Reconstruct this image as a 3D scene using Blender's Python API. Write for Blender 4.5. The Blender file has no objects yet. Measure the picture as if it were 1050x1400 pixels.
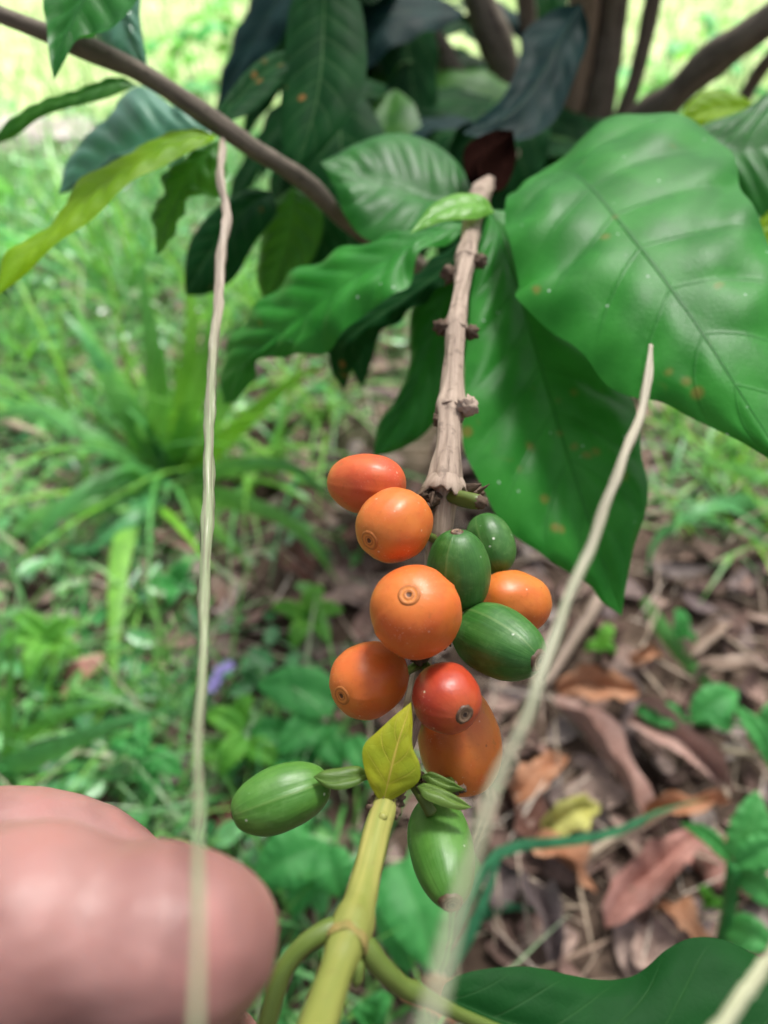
import bpy, bmesh, math, random
from mathutils import Vector, Matrix, noise
R = math.radians
rnd = random.Random(7)
sc = bpy.context.scene
col = sc.collection

# ---------------------------------------------------------------- camera, world, sun, exposure
F = 1011.0                      # focal length in photo pixels (photo is 1050 x 1400)
PITCH = R(45)
CAM = Vector((0, 0, .48))
RIGHT = Vector((1, 0, 0)); FWD = Vector((0, math.cos(PITCH), -math.sin(PITCH))); UP = Vector((0, math.sin(PITCH), math.cos(PITCH)))
cd = bpy.data.cameras.new('camera'); cam = bpy.data.objects.new('camera', cd); col.objects.link(cam)
cam.location = CAM; cam.rotation_euler = (math.pi/2 - PITCH, 0, 0)
cd.sensor_fit = 'VERTICAL'; cd.sensor_height = 36; cd.lens = 36*F/1400
cd.clip_start = .002; cd.clip_end = 400
cd.dof.use_dof = True; cd.dof.focus_distance = .130; cd.dof.aperture_fstop = 11.2
sc.camera = cam

SUN_EL, SUN_AZ = R(62), R(25)
w = bpy.data.worlds.new('World'); sc.world = w; w.use_nodes = True
wn = w.node_tree; bg = wn.nodes['Background']
sky = wn.nodes.new('ShaderNodeTexSky'); sky.sky_type = 'NISHITA'; sky.sun_disc = False
sky.sun_elevation = SUN_EL; sky.sun_rotation = SUN_AZ; sky.dust_density = 6; sky.air_density = .8; sky.ozone_density = .6
hs = wn.nodes.new('ShaderNodeHueSaturation'); hs.inputs['Saturation'].default_value = .5   # thin cloud veil
wn.links.new(sky.outputs[0], hs.inputs['Color']); wn.links.new(hs.outputs[0], bg.inputs[0]); bg.inputs[1].default_value = .085
sl = bpy.data.lights.new('sun', 'SUN'); sun = bpy.data.objects.new('sun', sl); col.objects.link(sun)
sl.energy = 4.2; sl.angle = R(13); sl.color = (1, .975, .94)
sdir = Vector((math.sin(SUN_AZ)*math.cos(SUN_EL), math.cos(SUN_AZ)*math.cos(SUN_EL), math.sin(SUN_EL)))
sun.rotation_euler = sdir.to_track_quat('Z', 'Y').to_euler()
vs = sc.view_settings
vs.view_transform = 'Standard'; vs.look = 'None'; vs.gamma = 1; vs.exposure = 1.2

# ---------------------------------------------------------------- helpers
def px(u, v, d):
    return CAM + d*((u-525)/F*RIGHT + (700-v)/F*UP + FWD)
def gp(u, v, h=0.0):            # where the ray through a photo pixel meets the height h
    r = (u-525)/F*RIGHT + (700-v)/F*UP + FWD
    return CAM + r*((h-CAM.z)/r.z)
def camvec(x, y, z):            # right, up, towards the viewer
    return (x*RIGHT + y*UP - z*FWD).normalized()
def to_px(p):
    q = Vector(p)-CAM; d = q.dot(FWD)
    return 525+F*q.dot(RIGHT)/d, 700-F*q.dot(UP)/d
def lerp(a, b, t): return a+(b-a)*t
def sm(a, b, x):
    t = min(1, max(0, (x-a)/(b-a))); return t*t*(3-2*t)
def spline(pts, n):
    """Catmull-Rom through tuples, resampled by chord length to n points."""
    P = [Vector(p) for p in pts]
    P = [P[0]*2-P[1]] + P + [P[-1]*2-P[-2]]
    out = []
    for i in range(1, len(P)-2):
        a, b, c, d = P[i-1:i+3]
        for k in range(12):
            t = k/12
            out.append(.5*((2*b)+(c-a)*t+(2*a-5*b+4*c-d)*t*t+(3*b-a-3*c+d)*t**3))
    out.append(P[-2].copy())
    L = [0]
    for i in range(1, len(out)): L.append(L[-1]+(out[i]-out[i-1]).length)
    res = []; j = 0
    for k in range(n):
        s = L[-1]*k/(n-1)
        while j < len(L)-2 and L[j+1] < s: j += 1
        t = (s-L[j])/max(1e-12, L[j+1]-L[j])
        res.append(out[j].lerp(out[j+1], min(1, max(0, t))))
    return res
def mesh_obj(name, verts, faces, mat, parent=None, uvs=None, smooth=True):
    m = bpy.data.meshes.new(name); m.from_pydata([tuple(v) for v in verts], [], faces); m.materials.append(mat)
    if smooth: m.polygons.foreach_set('use_smooth', [True]*len(m.polygons))
    if uvs:
        ul = m.uv_layers.new(name='UVMap')
        vi = [0]*len(m.loops); m.loops.foreach_get('vertex_index', vi)
        flat = []
        for i in vi: flat.extend(uvs[i])
        ul.data.foreach_set('uv', flat)
    m.update()
    o = bpy.data.objects.new(name, m); col.objects.link(o)
    if parent: setparent(o, parent)
    return o
def setparent(o, p):
    o.parent = p
    q = p
    while q.parent: q = q.parent
    if p.parent is None and p.type == 'EMPTY':
        o.matrix_parent_inverse = Matrix.Translation(-p.location)
def thing(name, loc, label, cat, group=None):
    o = bpy.data.objects.new(name, None); col.objects.link(o); o.location = loc; o.empty_display_size = .01
    return tag(o, label, cat, group)
def tag(o, label, cat, group=None, kind=None):
    if label: o['label'] = label
    if cat: o['category'] = cat
    if group: o['group'] = group
    if kind: o['kind'] = kind
    return o
def grid_faces(nu, nv, wrap=False):
    f = []
    for i in range(nu-1):
        for j in range(nv if wrap else nv-1):
            k = (j+1) % nv
            f.append((i*nv+j, i*nv+k, (i+1)*nv+k, (i+1)*nv+j))
    return f
def tube_data(pts, rad, ns=16, ridge=0.0, lump=0.0, seed=0, flat=1.0, cap=True):
    """pts world points, rad radius at each; returns verts, faces, uvs(angle 0..1, length in m)."""
    n = len(pts); V = []; U = []
    T = [(pts[min(i+1, n-1)]-pts[max(i-1, 0)]).normalized() for i in range(n)]
    nrm = T[0].orthogonal().normalized(); s = 0
    for i in range(n):
        if i: s += (pts[i]-pts[i-1]).length
        nrm = (nrm-T[i]*nrm.dot(T[i])).normalized(); bi = T[i].cross(nrm)
        for j in range(ns):
            a = 2*math.pi*j/ns
            r = rad[i]
            if ridge: r *= 1+ridge*noise.noise(Vector((math.cos(a)*2.6+seed, math.sin(a)*2.6, s*90)))
            if lump: r *= 1+lump*noise.noise(Vector((math.cos(a)*.9+seed, math.sin(a)*.9, s*260)))
            V.append(pts[i]+(nrm*math.cos(a)+bi*math.sin(a)*flat)*r); U.append((j/ns, s))
    Fc = grid_faces(n, ns, True)
    if cap:
        for e, i in ((0, 0), (1, n-1)):
            V.append(pts[i]+(T[i]*(1 if e else -1))*rad[i]*.5); U.append((.5, s if e else 0)); c = len(V)-1
            for j in range(ns):
                k = (j+1) % ns
                Fc.append((i*ns+j, i*ns+k, c) if e else (i*ns+k, i*ns+j, c))
    return V, Fc, U
def ptube(spec, n, per_px=True):
    """spec: (u, v, depth, width_px) -> resampled world points and radii."""
    S = [tuple(px(u, v, d))+(wd*d/F/2,) for u, v, d, wd in spec]
    P3 = spline([s[:3] for s in S], n)
    L = [0]
    for a, b in zip(S, S[1:]): L.append(L[-1]+(Vector(b[:3])-Vector(a[:3])).length)
    rr = []
    for i in range(n):
        s = L[-1]*i/(n-1); j = 0
        while j < len(L)-2 and L[j+1] < s: j += 1
        rr.append(lerp(S[j][3], S[j+1][3], sm(0, 1, (s-L[j])/max(1e-9, L[j+1]-L[j]))))
    return P3, rr

# ---------------------------------------------------------------- materials
class NT:
    def __init__(s, name):
        s.m = bpy.data.materials.new(name); s.m.use_nodes = True; s.t = s.m.node_tree
        s.b = s.t.nodes['Principled BSDF']; s.out = s.t.nodes['Material Output']
    def n(s, typ, **kw):
        x = s.t.nodes.new('ShaderNode'+typ)
        for k, v in kw.items(): setattr(x, k, v)
        return x
    def l(s, a, b): s.t.links.new(a, b)
    def set(s, node, key, v):
        if hasattr(v, 'node'): s.l(v, node.inputs[key])
        else: node.inputs[key].default_value = v
    def math(s, op, a, b=0.0, c=None, clamp=False):
        x = s.n('Math', operation=op, use_clamp=clamp); s.set(x, 0, a); s.set(x, 1, b)
        if c is not None: s.set(x, 2, c)
        return x.outputs[0]
    def map(s, v, a, b, c=0.0, d=1.0):
        x = s.n('MapRange', interpolation_type='SMOOTHSTEP'); s.set(x, 0, v); s.set(x, 1, a); s.set(x, 2, b); s.set(x, 3, c); s.set(x, 4, d)
        return x.outputs[0]
    def mix(s, f, a, b, typ='MIX'):
        x = s.n('Mix', data_type='RGBA', blend_type=typ); s.set(x, 0, f)
        for k, v in ((6, a), (7, b)):
            if hasattr(v, 'node'): s.l(v, x.inputs[k])
            else: x.inputs[k].default_value = (*v[:3], 1)
        return x.outputs[2]
    def noise(s, vec, scale, detail=3, rough=.55):
        x = s.n('TexNoise'); x.inputs['Scale'].default_value = scale; x.inputs['Detail'].default_value = detail; x.inputs['Roughness'].default_value = rough
        if vec is not None: s.l(vec, x.inputs['Vector'])
        return x.outputs[0]
    def coord(s, which='Object'): return s.n('TexCoord').outputs[which]
    def scale(s, vec, xyz):
        x = s.n('Mapping'); x.inputs['Scale'].default_value = xyz; s.l(vec, x.inputs['Vector']); return x.outputs[0]
    def bump(s, h, strength, dist):
        x = s.n('Bump'); x.inputs['Strength'].default_value = strength; x.inputs['Distance'].default_value = dist; s.l(h, x.inputs['Height'])
        s.l(x.outputs[0], s.b.inputs['Normal']); return x.outputs[0]
    def base(s, c, rough=.5, spec=.5):
        if hasattr(c, 'node'): s.l(c, s.b.inputs['Base Color'])
        else: s.b.inputs['Base Color'].default_value = (*c[:3], 1)
        s.set(s.b, 'Roughness', rough); s.b.inputs['Specular IOR Level'].default_value = spec
    def transl(s, c, f, nrm=None):
        t = s.n('BsdfTranslucent'); mx = s.n('MixShader'); mx.inputs[0].default_value = f
        if hasattr(c, 'node'): s.l(c, t.inputs[0])
        else: t.inputs[0].default_value = (*c[:3], 1)
        if nrm is not None: s.l(nrm, t.inputs['Normal'])
        s.l(s.b.outputs[0], mx.inputs[1]); s.l(t.outputs[0], mx.inputs[2]); s.l(mx.outputs[0], s.out.inputs[0])

def leaf_mat(name, base, light, back=None, tr=.22, rough=.37, k=1.6, specks=0.0, spots=0.0, vein=(.16, .30, .12), veinf=.45, spec=.38, mw=.022):
    t = NT(name)
    uv = t.coord('UV'); sp = t.n('SeparateXYZ'); t.l(uv, sp.inputs[0])
    x, y = sp.outputs[0], sp.outputs[1]
    a = t.math('ABSOLUTE', y)
    ph = t.math('SUBTRACT', x, t.math('MULTIPLY', a, k))
    d = t.math('MULTIPLY', t.math('ABSOLUTE', t.math('SUBTRACT', t.math('FRACT', ph), .5)), 2.0)
    v = t.math('MULTIPLY', t.map(d, .90, 1.0), t.map(a, 1.0, .55))
    mid = t.map(a, mw, mw*.25)
    vein_all = t.math('MAXIMUM', t.math('MULTIPLY', v, .55), mid)
    ob = t.coord('Object')
    n1 = t.noise(ob, 60, 4); n2 = t.noise(ob, 900, 3)
    c = t.mix(t.map(n1, .35, .68), base, light)
    c = t.mix(t.math('MULTIPLY', n2, .22), c, tuple(q*.55 for q in base))
    # paler panel in the middle between two veins
    c = t.mix(t.math('MULTIPLY', vein_all, veinf), c, vein)
    if spots:
        vo = t.n('TexVoronoi'); vo.inputs['Scale'].default_value = 150; t.l(ob, vo.inputs['Vector'])
        sel = t.map(t.noise(ob, 45, 2), .60, .66)
        c = t.mix(t.math('MULTIPLY', t.math('MULTIPLY', t.map(vo.outputs[0], .35, .1), sel), spots), c, (.30, .13, .04))
    rr = t.math('ADD', t.math('MULTIPLY', n1, .16), rough-.06)
    if specks:
        vo = t.n('TexVoronoi'); vo.inputs['Scale'].default_value = 230; t.l(ob, vo.inputs['Vector'])
        dot = t.math('MULTIPLY', t.map(vo.outputs[0], t.math('MULTIPLY', n2, .24), .04), t.map(t.noise(ob, 60, 1), .56, .64))
        c = t.mix(t.math('MULTIPLY', dot, specks), c, (.62, .72, .62))
    t.base(c, rr, spec)
    ve = t.n('TexVoronoi', feature='DISTANCE_TO_EDGE'); ve.inputs['Scale'].default_value = 620; t.l(ob, ve.inputs['Vector'])
    net = t.map(ve.outputs[0], .10, .0)
    h = t.math('ADD', t.math('ADD', t.math('MULTIPLY', vein_all, -1.0), t.math('MULTIPLY', n2, .35)), t.math('MULTIPLY', net, -.09))
    nb = t.bump(h, .40, .0004)
    t.transl(back or tuple(min(1, q*1.6) for q in light), tr, nb)
    return t.m

M = {}
M['leaf'] = leaf_mat('glossy green leaf', (.015, .155, .015), (.036, .245, .030), specks=.85, spots=.5, back=(.10, .42, .05), tr=.16, vein=(.006, .075, .010), veinf=.6, spec=.17, rough=.38)
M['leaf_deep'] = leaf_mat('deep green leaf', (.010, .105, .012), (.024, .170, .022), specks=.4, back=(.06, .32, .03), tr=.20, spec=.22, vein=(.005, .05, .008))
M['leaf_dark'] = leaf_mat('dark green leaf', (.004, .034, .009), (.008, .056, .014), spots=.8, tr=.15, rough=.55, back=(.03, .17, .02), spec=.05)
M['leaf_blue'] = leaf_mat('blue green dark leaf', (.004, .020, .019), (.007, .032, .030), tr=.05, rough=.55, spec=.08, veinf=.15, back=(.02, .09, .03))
M['leaf_glare'] = leaf_mat('leaf with painted glare', (.06, .20, .13), (.12, .30, .21), tr=.2, rough=.3, spec=.6, back=(.15, .4, .1))  # glare of the sky painted in as a paler, bluish base colour
M['leaf_young'] = leaf_mat('young leaf', (.10, .33, .03), (.17, .45, .05), tr=.32, rough=.36, back=(.3, .55, .04), specks=.3)
M['leaf_yellow'] = leaf_mat('yellow green leaf', (.16, .38, .006), (.26, .48, .010), tr=.55, rough=.5, back=(.55, .75, .015))
M['leaf_olive'] = leaf_mat('olive leaf', (.025, .13, .015), (.055, .2, .02), tr=.4, rough=.5, back=(.12, .38, .02))
M['leaf_tiny'] = leaf_mat('small yellowing leaf', (.20, .27, .012), (.42, .40, .02), tr=.28, rough=.33, vein=(.55, .42, .08), veinf=.85, mw=.06, back=(.5, .5, .03), spots=.3)
M['weed'] = leaf_mat('weed leaf', (.045, .27, .06), (.09, .40, .10), tr=.32, rough=.5, back=(.15, .6, .1), spec=.35)
M['weed_lime'] = leaf_mat('weed leaf lime', (.10, .36, .04), (.18, .48, .06), tr=.35, rough=.5, back=(.3, .65, .08), spec=.35)

def bark_mat(name, c1, c2, dark, sx=14, sy=90):
    t = NT(name); uv = t.coord('UV'); ob = t.coord('Object')
    st = t.noise(t.scale(uv, (sx, sy, 1)), 1, 5, .62)
    n = t.noise(ob, 380, 4)
    c = t.mix(t.map(st, .32, .66), c2, c1)
    c = t.mix(t.map(st, .40, .28), c, dark)
    c = t.mix(t.math('MULTIPLY', t.map(n, .52, .72), .5), c, dark)
    t.base(c, .75, .25)
    t.bump(t.math('ADD', st, t.math('MULTIPLY', n, .4)), .8, .0005)
    return t.m
M['bark'] = bark_mat('pale tan bark', (.41, .32, .25), (.26, .195, .15), (.075, .05, .036), 13, 60)
M['bark_dark'] = bark_mat('brown bark', (.18, .15, .115), (.10, .082, .062), (.035, .025, .02), 12, 45)
M['bark_trunk'] = bark_mat('trunk bark', (.27, .20, .135), (.13, .10, .065), (.03, .033, .014), 14, 22)
M['crust'] = bark_mat('dry dark scar', (.13, .09, .06), (.07, .045, .03), (.02, .012, .01), 5, 300)
M['straw'] = None
def straw_mat(name, a, b, v0, v1):
    t = NT(name); uv = t.coord('UV'); sp = t.n('SeparateXYZ'); t.l(uv, sp.inputs[0])
    st = t.noise(t.scale(uv, (14, 45, 1)), 1, 5, .65)
    c = t.mix(t.map(sp.outputs[1], v0, v1), a, b)
    c = t.mix(t.math('MULTIPLY', t.map(st, .45, .30), .8), c, (.62, .58, .49))
    c = t.mix(t.math('MULTIPLY', t.map(st, .46, .60), .7), c, tuple(q*.42 for q in a))
    t.base(c, .6, .3); t.transl(b, .12); return t.m
def shoot_mat():
    t = NT('yellow green shoot'); uv = t.coord('UV'); ob = t.coord('Object')
    st = t.noise(t.scale(uv, (9, 25, 1)), 1, 3); n = t.noise(ob, 500, 3)
    c = t.mix(t.map(st, .35, .65), (.32, .30, .085), (.19, .215, .045))
    c = t.mix(t.math('MULTIPLY', t.map(n, .6, .72), .55), c, (.20, .15, .05))
    sy = t.n('SeparateXYZ'); t.l(uv, sy.inputs[0]); low = t.map(t.math('ADD', sy.outputs[1], t.math('MULTIPLY', n, .006)), .012, .030)
    c = t.mix(t.math('MULTIPLY', low, .7), c, (.15, .17, .035))
    t.base(c, .45, .35); t.bump(t.math('ADD', st, t.math('MULTIPLY', n, .2)), .35, .0004); return t.m
M['shoot'] = shoot_mat()
M['shoot_ring'] = bark_mat('node ring', (.25, .185, .06), (.17, .16, .045), (.08, .07, .025), 12, 200)
def petiole_mat():
    t = NT('green petiole'); uv = t.coord('UV')
    st = t.noise(t.scale(uv, (8, 40, 1)), 1, 3)
    t.base(t.mix(st, (.055, .105, .016), (.13, .165, .032)), .42, .4); t.bump(st, .3, .0003); return t.m
M['petiole'] = petiole_mat()

def cherry_mat(name, c1, c2, pole, specks=.5, seed=0):
    t = NT(name); ob = t.coord('Object'); uv = t.coord('UV'); sp = t.n('SeparateXYZ'); t.l(uv, sp.inputs[0])
    mp = t.n('Mapping'); mp.inputs['Location'].default_value = (seed*3.1, seed*1.7, seed); t.l(ob, mp.inputs[0]); ob = mp.outputs[0]
    n1 = t.noise(ob, 120, 3); n2 = t.noise(ob, 900, 3); n3 = t.noise(t.scale(uv, (7, 1.6, 1)), 1, 4)
    c = t.mix(t.map(n1, .36, .66), c1, c2)
    c = t.mix(t.math('MULTIPLY', t.map(sp.outputs[1], .30, .04), .75), c, pole)
    c = t.mix(t.math('MULTIPLY', t.map(n3, .5, .7), .30), c, pole)
    c = t.mix(t.math('MULTIPLY', t.map(n2, .55, .75), .25), c, tuple(q*.6 for q in c2))
    vo = t.n('TexVoronoi'); vo.inputs['Scale'].default_value = 480; t.l(ob, vo.inputs['Vector'])
    dot = t.math('MULTIPLY', t.map(vo.outputs[0], .12, .06), t.map(n1, .46, .56))
    c = t.mix(t.math('MULTIPLY', dot, specks), c, (.75, .62, .48))
    vo2 = t.n('TexVoronoi'); vo2.inputs['Scale'].default_value = 260; t.l(t.scale(ob, (1.1, 1, 1)), vo2.inputs['Vector'])
    bl = t.noise(ob, 260, 4, .65); c = t.mix(t.math('MULTIPLY', t.map(bl, .62, .70), .45), c, (.34, .13, .03))
    ds = t.noise(ob, 2600, 3); c = t.mix(t.math('MULTIPLY', t.math('MULTIPLY', t.map(ds, .60, .72), t.map(n1, .5, .62)), .5), c, (.72, .50, .34))
    dk = t.math('MULTIPLY', t.map(vo2.outputs[0], .08, .04), t.map(n1, .54, .5))
    c = t.mix(t.math('MULTIPLY', dk, .6), c, (.16, .045, .012))
    t.base(c, t.math('ADD', .27, t.math('MULTIPLY', n1, .26)), .45)
    t.b.inputs['Subsurface Weight'].default_value = .4; t.b.inputs['Subsurface Radius'].default_value = (1, .35, .1); t.b.inputs['Subsurface Scale'].default_value = .0016
    t.bump(t.math('ADD', t.math('MULTIPLY', n2, .5), n3), .16, .0006); return t.m
def green_cherry_mat(name, c1, c2, seed=0):
    t = NT(name); ob = t.coord('Object'); uv = t.coord('UV')
    n1 = t.noise(ob, 150, 3); n3 = t.noise(t.scale(uv, (26, 1.3, 1)), 1, 4, .6); n2 = t.noise(ob, 1100, 2)
    n4 = t.noise(t.scale(uv, (9, .8, 1)), 1, 2)
    c = t.mix(t.map(t.math('ADD', t.math('MULTIPLY', n3, .35), t.math('MULTIPLY', n1, .65)), .36, .66), c1, c2)
    c = t.mix(t.math('MULTIPLY', t.map(n4, .52, .72), .25), c, tuple(min(1, q*1.35) for q in c2))
    c = t.mix(t.math('MULTIPLY', n2, .35), c, tuple(q*.5 for q in c1))
    sx = t.n('SeparateXYZ'); t.l(uv, sx.inputs[0]); sm_ = t.math('FRACT', t.math('MULTIPLY', t.math('ADD', sx.outputs[0], -(1.9+seed)/6.2832+.25), 2.0))
    sl_ = t.map(t.math('ABSOLUTE', t.math('SUBTRACT', sm_, .5)), .020, .004)
    c = t.mix(t.math('MULTIPLY', sl_, .20), c, (.22, .30, .10))
    nm = t.noise(ob, 420, 5, .7); c = t.mix(t.math('MULTIPLY', t.map(nm, .48, .72), .35), c, (.12, .25, .07))
    vo = t.n('TexVoronoi'); vo.inputs['Scale'].default_value = 420; t.l(ob, vo.inputs['Vector'])
    dot = t.math('MULTIPLY', t.map(vo.outputs[0], .13, .07), t.map(n1, .50, .60))
    c = t.mix(t.math('MULTIPLY', dot, .8), c, (.7, .75, .62))
    t.base(c, t.math('ADD', .30, t.math('MULTIPLY', n1, .26)), .45)
    t.b.inputs['Subsurface Weight'].default_value = .12; t.b.inputs['Subsurface Radius'].default_value = (.3, 1, .2); t.b.inputs['Subsurface Scale'].default_value = .001
    t.bump(t.math('ADD', n3, t.math('MULTIPLY', n2, .2)), .22, .0006); return t.m
def calyx_mat(name, rim, line, pit):
    t = NT(name); uv = t.coord('UV'); sp = t.n('SeparateXYZ'); t.l(uv, sp.inputs[0]); r = sp.outputs[1]
    n = t.noise(t.coord('Object'), 1600, 3)
    rn = t.math('ADD', r, t.math('MULTIPLY', t.math('SUBTRACT', n, .5), .22))
    c = t.mix(t.map(rn, .68, .88), rim, line)
    c = t.mix(t.map(t.math('ABSOLUTE', t.math('SUBTRACT', rn, .46)), .12, .03), c, line)
    c = t.mix(t.map(rn, .36, .22), c, pit)
    t.base(c, .5, .4); t.bump(n, .4, .0003); return t.m
M['calyx_orange'] = calyx_mat('calyx scar orange', (.56, .185, .032), (.37, .115, .022), (.09, .03, .01))
M['calyx_brown'] = calyx_mat('calyx scar brown', (.20, .13, .08), (.09, .05, .03), (.03, .017, .012))

def skin_mat():
    t = NT('skin'); ob = t.coord('Object')
    n1 = t.noise(ob, 55, 3); n2 = t.noise(ob, 700, 3); n3 = t.noise(ob, 110, 2)
    c = t.mix(t.map(n1, .38, .64), (.225, .104, .092), (.30, .155, .138))
    c = t.mix(t.math('MULTIPLY', t.map(n3, .5, .72), .25), c, (.36, .125, .112))
    t.base(c, .5, .4)
    t.b.inputs['Subsurface Weight'].default_value = .3; t.b.inputs['Subsurface Radius'].default_value = (1, .35, .2); t.b.inputs['Subsurface Scale'].default_value = .003
    t.bump(n2, .25, .0004); return t.m
M['skin'] = skin_mat()
t = NT('fingernail'); t.base((.72, .46, .40), .28, .5); M['nail'] = t.m

def rand_mat(name, cols, rough=.6, tr=0.0, trc=None, spec=.2, nscale=150):
    t = NT(name); g = t.n('NewGeometry'); rp = t.n('ValToRGB'); e = rp.color_ramp.elements
    while len(e) < len(cols): e.new(.5)
    for i, c in enumerate(cols):
        e[i].position = i/(len(cols)-1); e[i].color = (*c, 1)
    t.l(g.outputs['Random Per Island'], rp.inputs[0])
    n = t.noise(t.coord('Object'), nscale, 4)
    c = t.mix(t.math('MULTIPLY', t.map(n, .35, .7), .55), rp.outputs[0], tuple(q*.45 for q in cols[0]))
    t.base(c, rough, spec); t.bump(n, .3, .001)
    if tr: t.transl(t.mix(.5, rp.outputs[0], trc), tr)
    return t.m
M['grass'] = rand_mat('grass blades', [(.04, .20, .05), (.08, .33, .08), (.16, .46, .10), (.26, .54, .10), (.16, .44, .18), (.54, .50, .34)], .42, .20, (.25, .6, .06), .4)
M['tuft'] = rand_mat('tuft blades', [(.08, .32, .08), (.13, .42, .11), (.24, .58, .03), (.10, .38, .14), (.26, .56, .05), (.12, .40, .10)], .40, .30, (.32, .70, .05), .5)
M['blade'] = rand_mat('dark blade', [(.035, .20, .09), (.06, .28, .12)], .45, .2, (.08, .3, .08), .4)
M['grass_lit'] = rand_mat('lawn blades painted bright', [(.10, .24, .06), (.24, .40, .13), (.40, .54, .24), (.30, .46, .16), (.54, .56, .36)], .5, .25, (.45, .65, .25), .3)  # blades lightened in colour to look lit by open sky
M['cover'] = rand_mat('ground cover leaves', [(.03, .17, .05), (.07, .32, .09), (.15, .48, .16), (.26, .56, .15)], .3, .18, (.16, .55, .1), .6)
M['litter'] = rand_mat('leaf litter bits', [(.08, .05, .042), (.16, .10, .08), (.29, .18, .145), (.44, .32, .265), (.15, .115, .115), (.56, .47, .41)], .75)
M['strawbits'] = rand_mat('straw bits', [(.40, .31, .22), (.54, .44, .34), (.28, .19, .14), (.66, .58, .49)], .7)

def ground_mat():
    t = NT('soil and lawn'); ob = t.coord('Object'); sp = t.n('SeparateXYZ'); t.l(ob, sp.inputs[0])
    n1 = t.noise(ob, 14, 5); n2 = t.noise(ob, 90, 5); n3 = t.noise(ob, 3.2, 4)
    soil = t.mix(t.map(n1, .35, .65), (.055, .036, .026), (.13, .09, .066))
    soil = t.mix(t.map(n2, .5, .72), soil, (.035, .024, .018))
    shaded_green = t.mix(n2, (.018, .05, .012), (.05, .12, .03))  # green ground, darkened to paint shade into gaps between blades
    lawn = t.mix(t.map(n1, .35, .65), (.26, .36, .13), (.42, .50, .26))  # lighter base colour stands in for open daylight on the lawn
    y = t.math('ADD', sp.outputs[1], t.math('MULTIPLY', t.math('SUBTRACT', n3, .5), .7))
    c = t.mix(t.math('MULTIPLY', t.map(y, .45, .95), .75), soil, shaded_green)
    c = t.mix(t.map(y, 1.15, 1.6), c, lawn)
    t.base(c, .9, .15); t.bump(n2, .8, .004); return t.m
M['ground'] = ground_mat()

# ---------------------------------------------------------------- ground: one sheet to the horizon
def gz(x, y):
    near = sm(6, 2.5, math.hypot(x, y))
    return near*(.010*noise.noise(Vector((x*5, y*5, 0)))+.005*noise.noise(Vector((x*17, y*17, 3)))-.004)
def axis(lo, hi, step, far):
    a = []; v = lo
    while v < hi+1e-6: a.append(v); v += step
    s = step
    while a[-1] < far: s *= 1.35; a.append(a[-1]+s)
    s = step
    while a[0] > -far: s *= 1.35; a.insert(0, a[0]-s)
    return a
gx, gy = axis(-1.1, 1.1, .022, 90), axis(-.1, 2.4, .022, 90)
V = [(x, y, gz(x, y)) for x in gx for y in gy]
g = mesh_obj('ground', V, [(f[3], f[2], f[1], f[0]) for f in grid_faces(len(gx), len(gy))], M['ground'])
g['kind'] = 'structure'

# ---------------------------------------------------------------- the coffee plant
BASE = gp(705, 600); BASE.z = gz(BASE.x, BASE.y)
plant = thing('coffee_plant', BASE, 'coffee shrub with tan stems, broad glossy leaves and a cluster of orange and green cherries', 'shrub')

def leaf_mesh(name, mid, le, ri, mat, parent, nv=9, k=1.6, quilt=.0010, fold=.0015, wave=.0, wn=7, NU=64, NV=28, label=None, seed=0):
    mid, le, ri = spline(mid, NU), spline(le, NU), spline(ri, NU)
    W = max((a-b).length for a, b in zip(le, ri))
    V = []; U = []
    for i in range(NU):
        t = i/(NU-1)
        T = mid[min(i+1, NU-1)]-mid[max(i-1, 0)]
        A = ri[i]-le[i]
        N = T.cross(A)
        if N.length < 1e-12: N = CAM-mid[i]
        N.normalize()
        if N.dot(CAM-mid[i]) < 0: N = -N
        wl = min(1, A.length/W*1.6)
        for j in range(NV):
            s = -1+2*j/(NV-1); a = abs(s); e = le[i] if s < 0 else ri[i]
            p = mid[i].lerp(e, a)
            ph = t*nv-a*k
            q = abs(math.sin(math.pi*ph))**.7
            env = (a**.7)*(1-a**3)*1.9
            off = quilt*q*env*wl + fold*math.sin(math.pi*min(1, a*.9+.02))*wl*(1 if True else 0)
            off += wave*math.sin(2*math.pi*wn*t+seed+(1.3 if s > 0 else 0))*a*a*wl
            off += .0006*min(1, W/.03)*noise.noise(Vector((t*5+seed, s*3, seed)))*wl
            V.append(p+N*off); U.append((t*nv, s))
    o = mesh_obj(name, V, grid_faces(NU, NV), mat, parent, U)
    if label: o['label'] = label
    return o
def P(l): return [px(*p) for p in l]
def hero(mid, le, ri, mat, **kw):
    b, e = mid[0], mid[-1]
    if mat == 'leaf_dark' and 'quilt' not in kw: kw['quilt'] = .0004
    return leaf_mesh('leaf', P(mid), P([b]+le+[e]), P([b]+ri+[e]), M[mat], plant, **kw)
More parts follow.
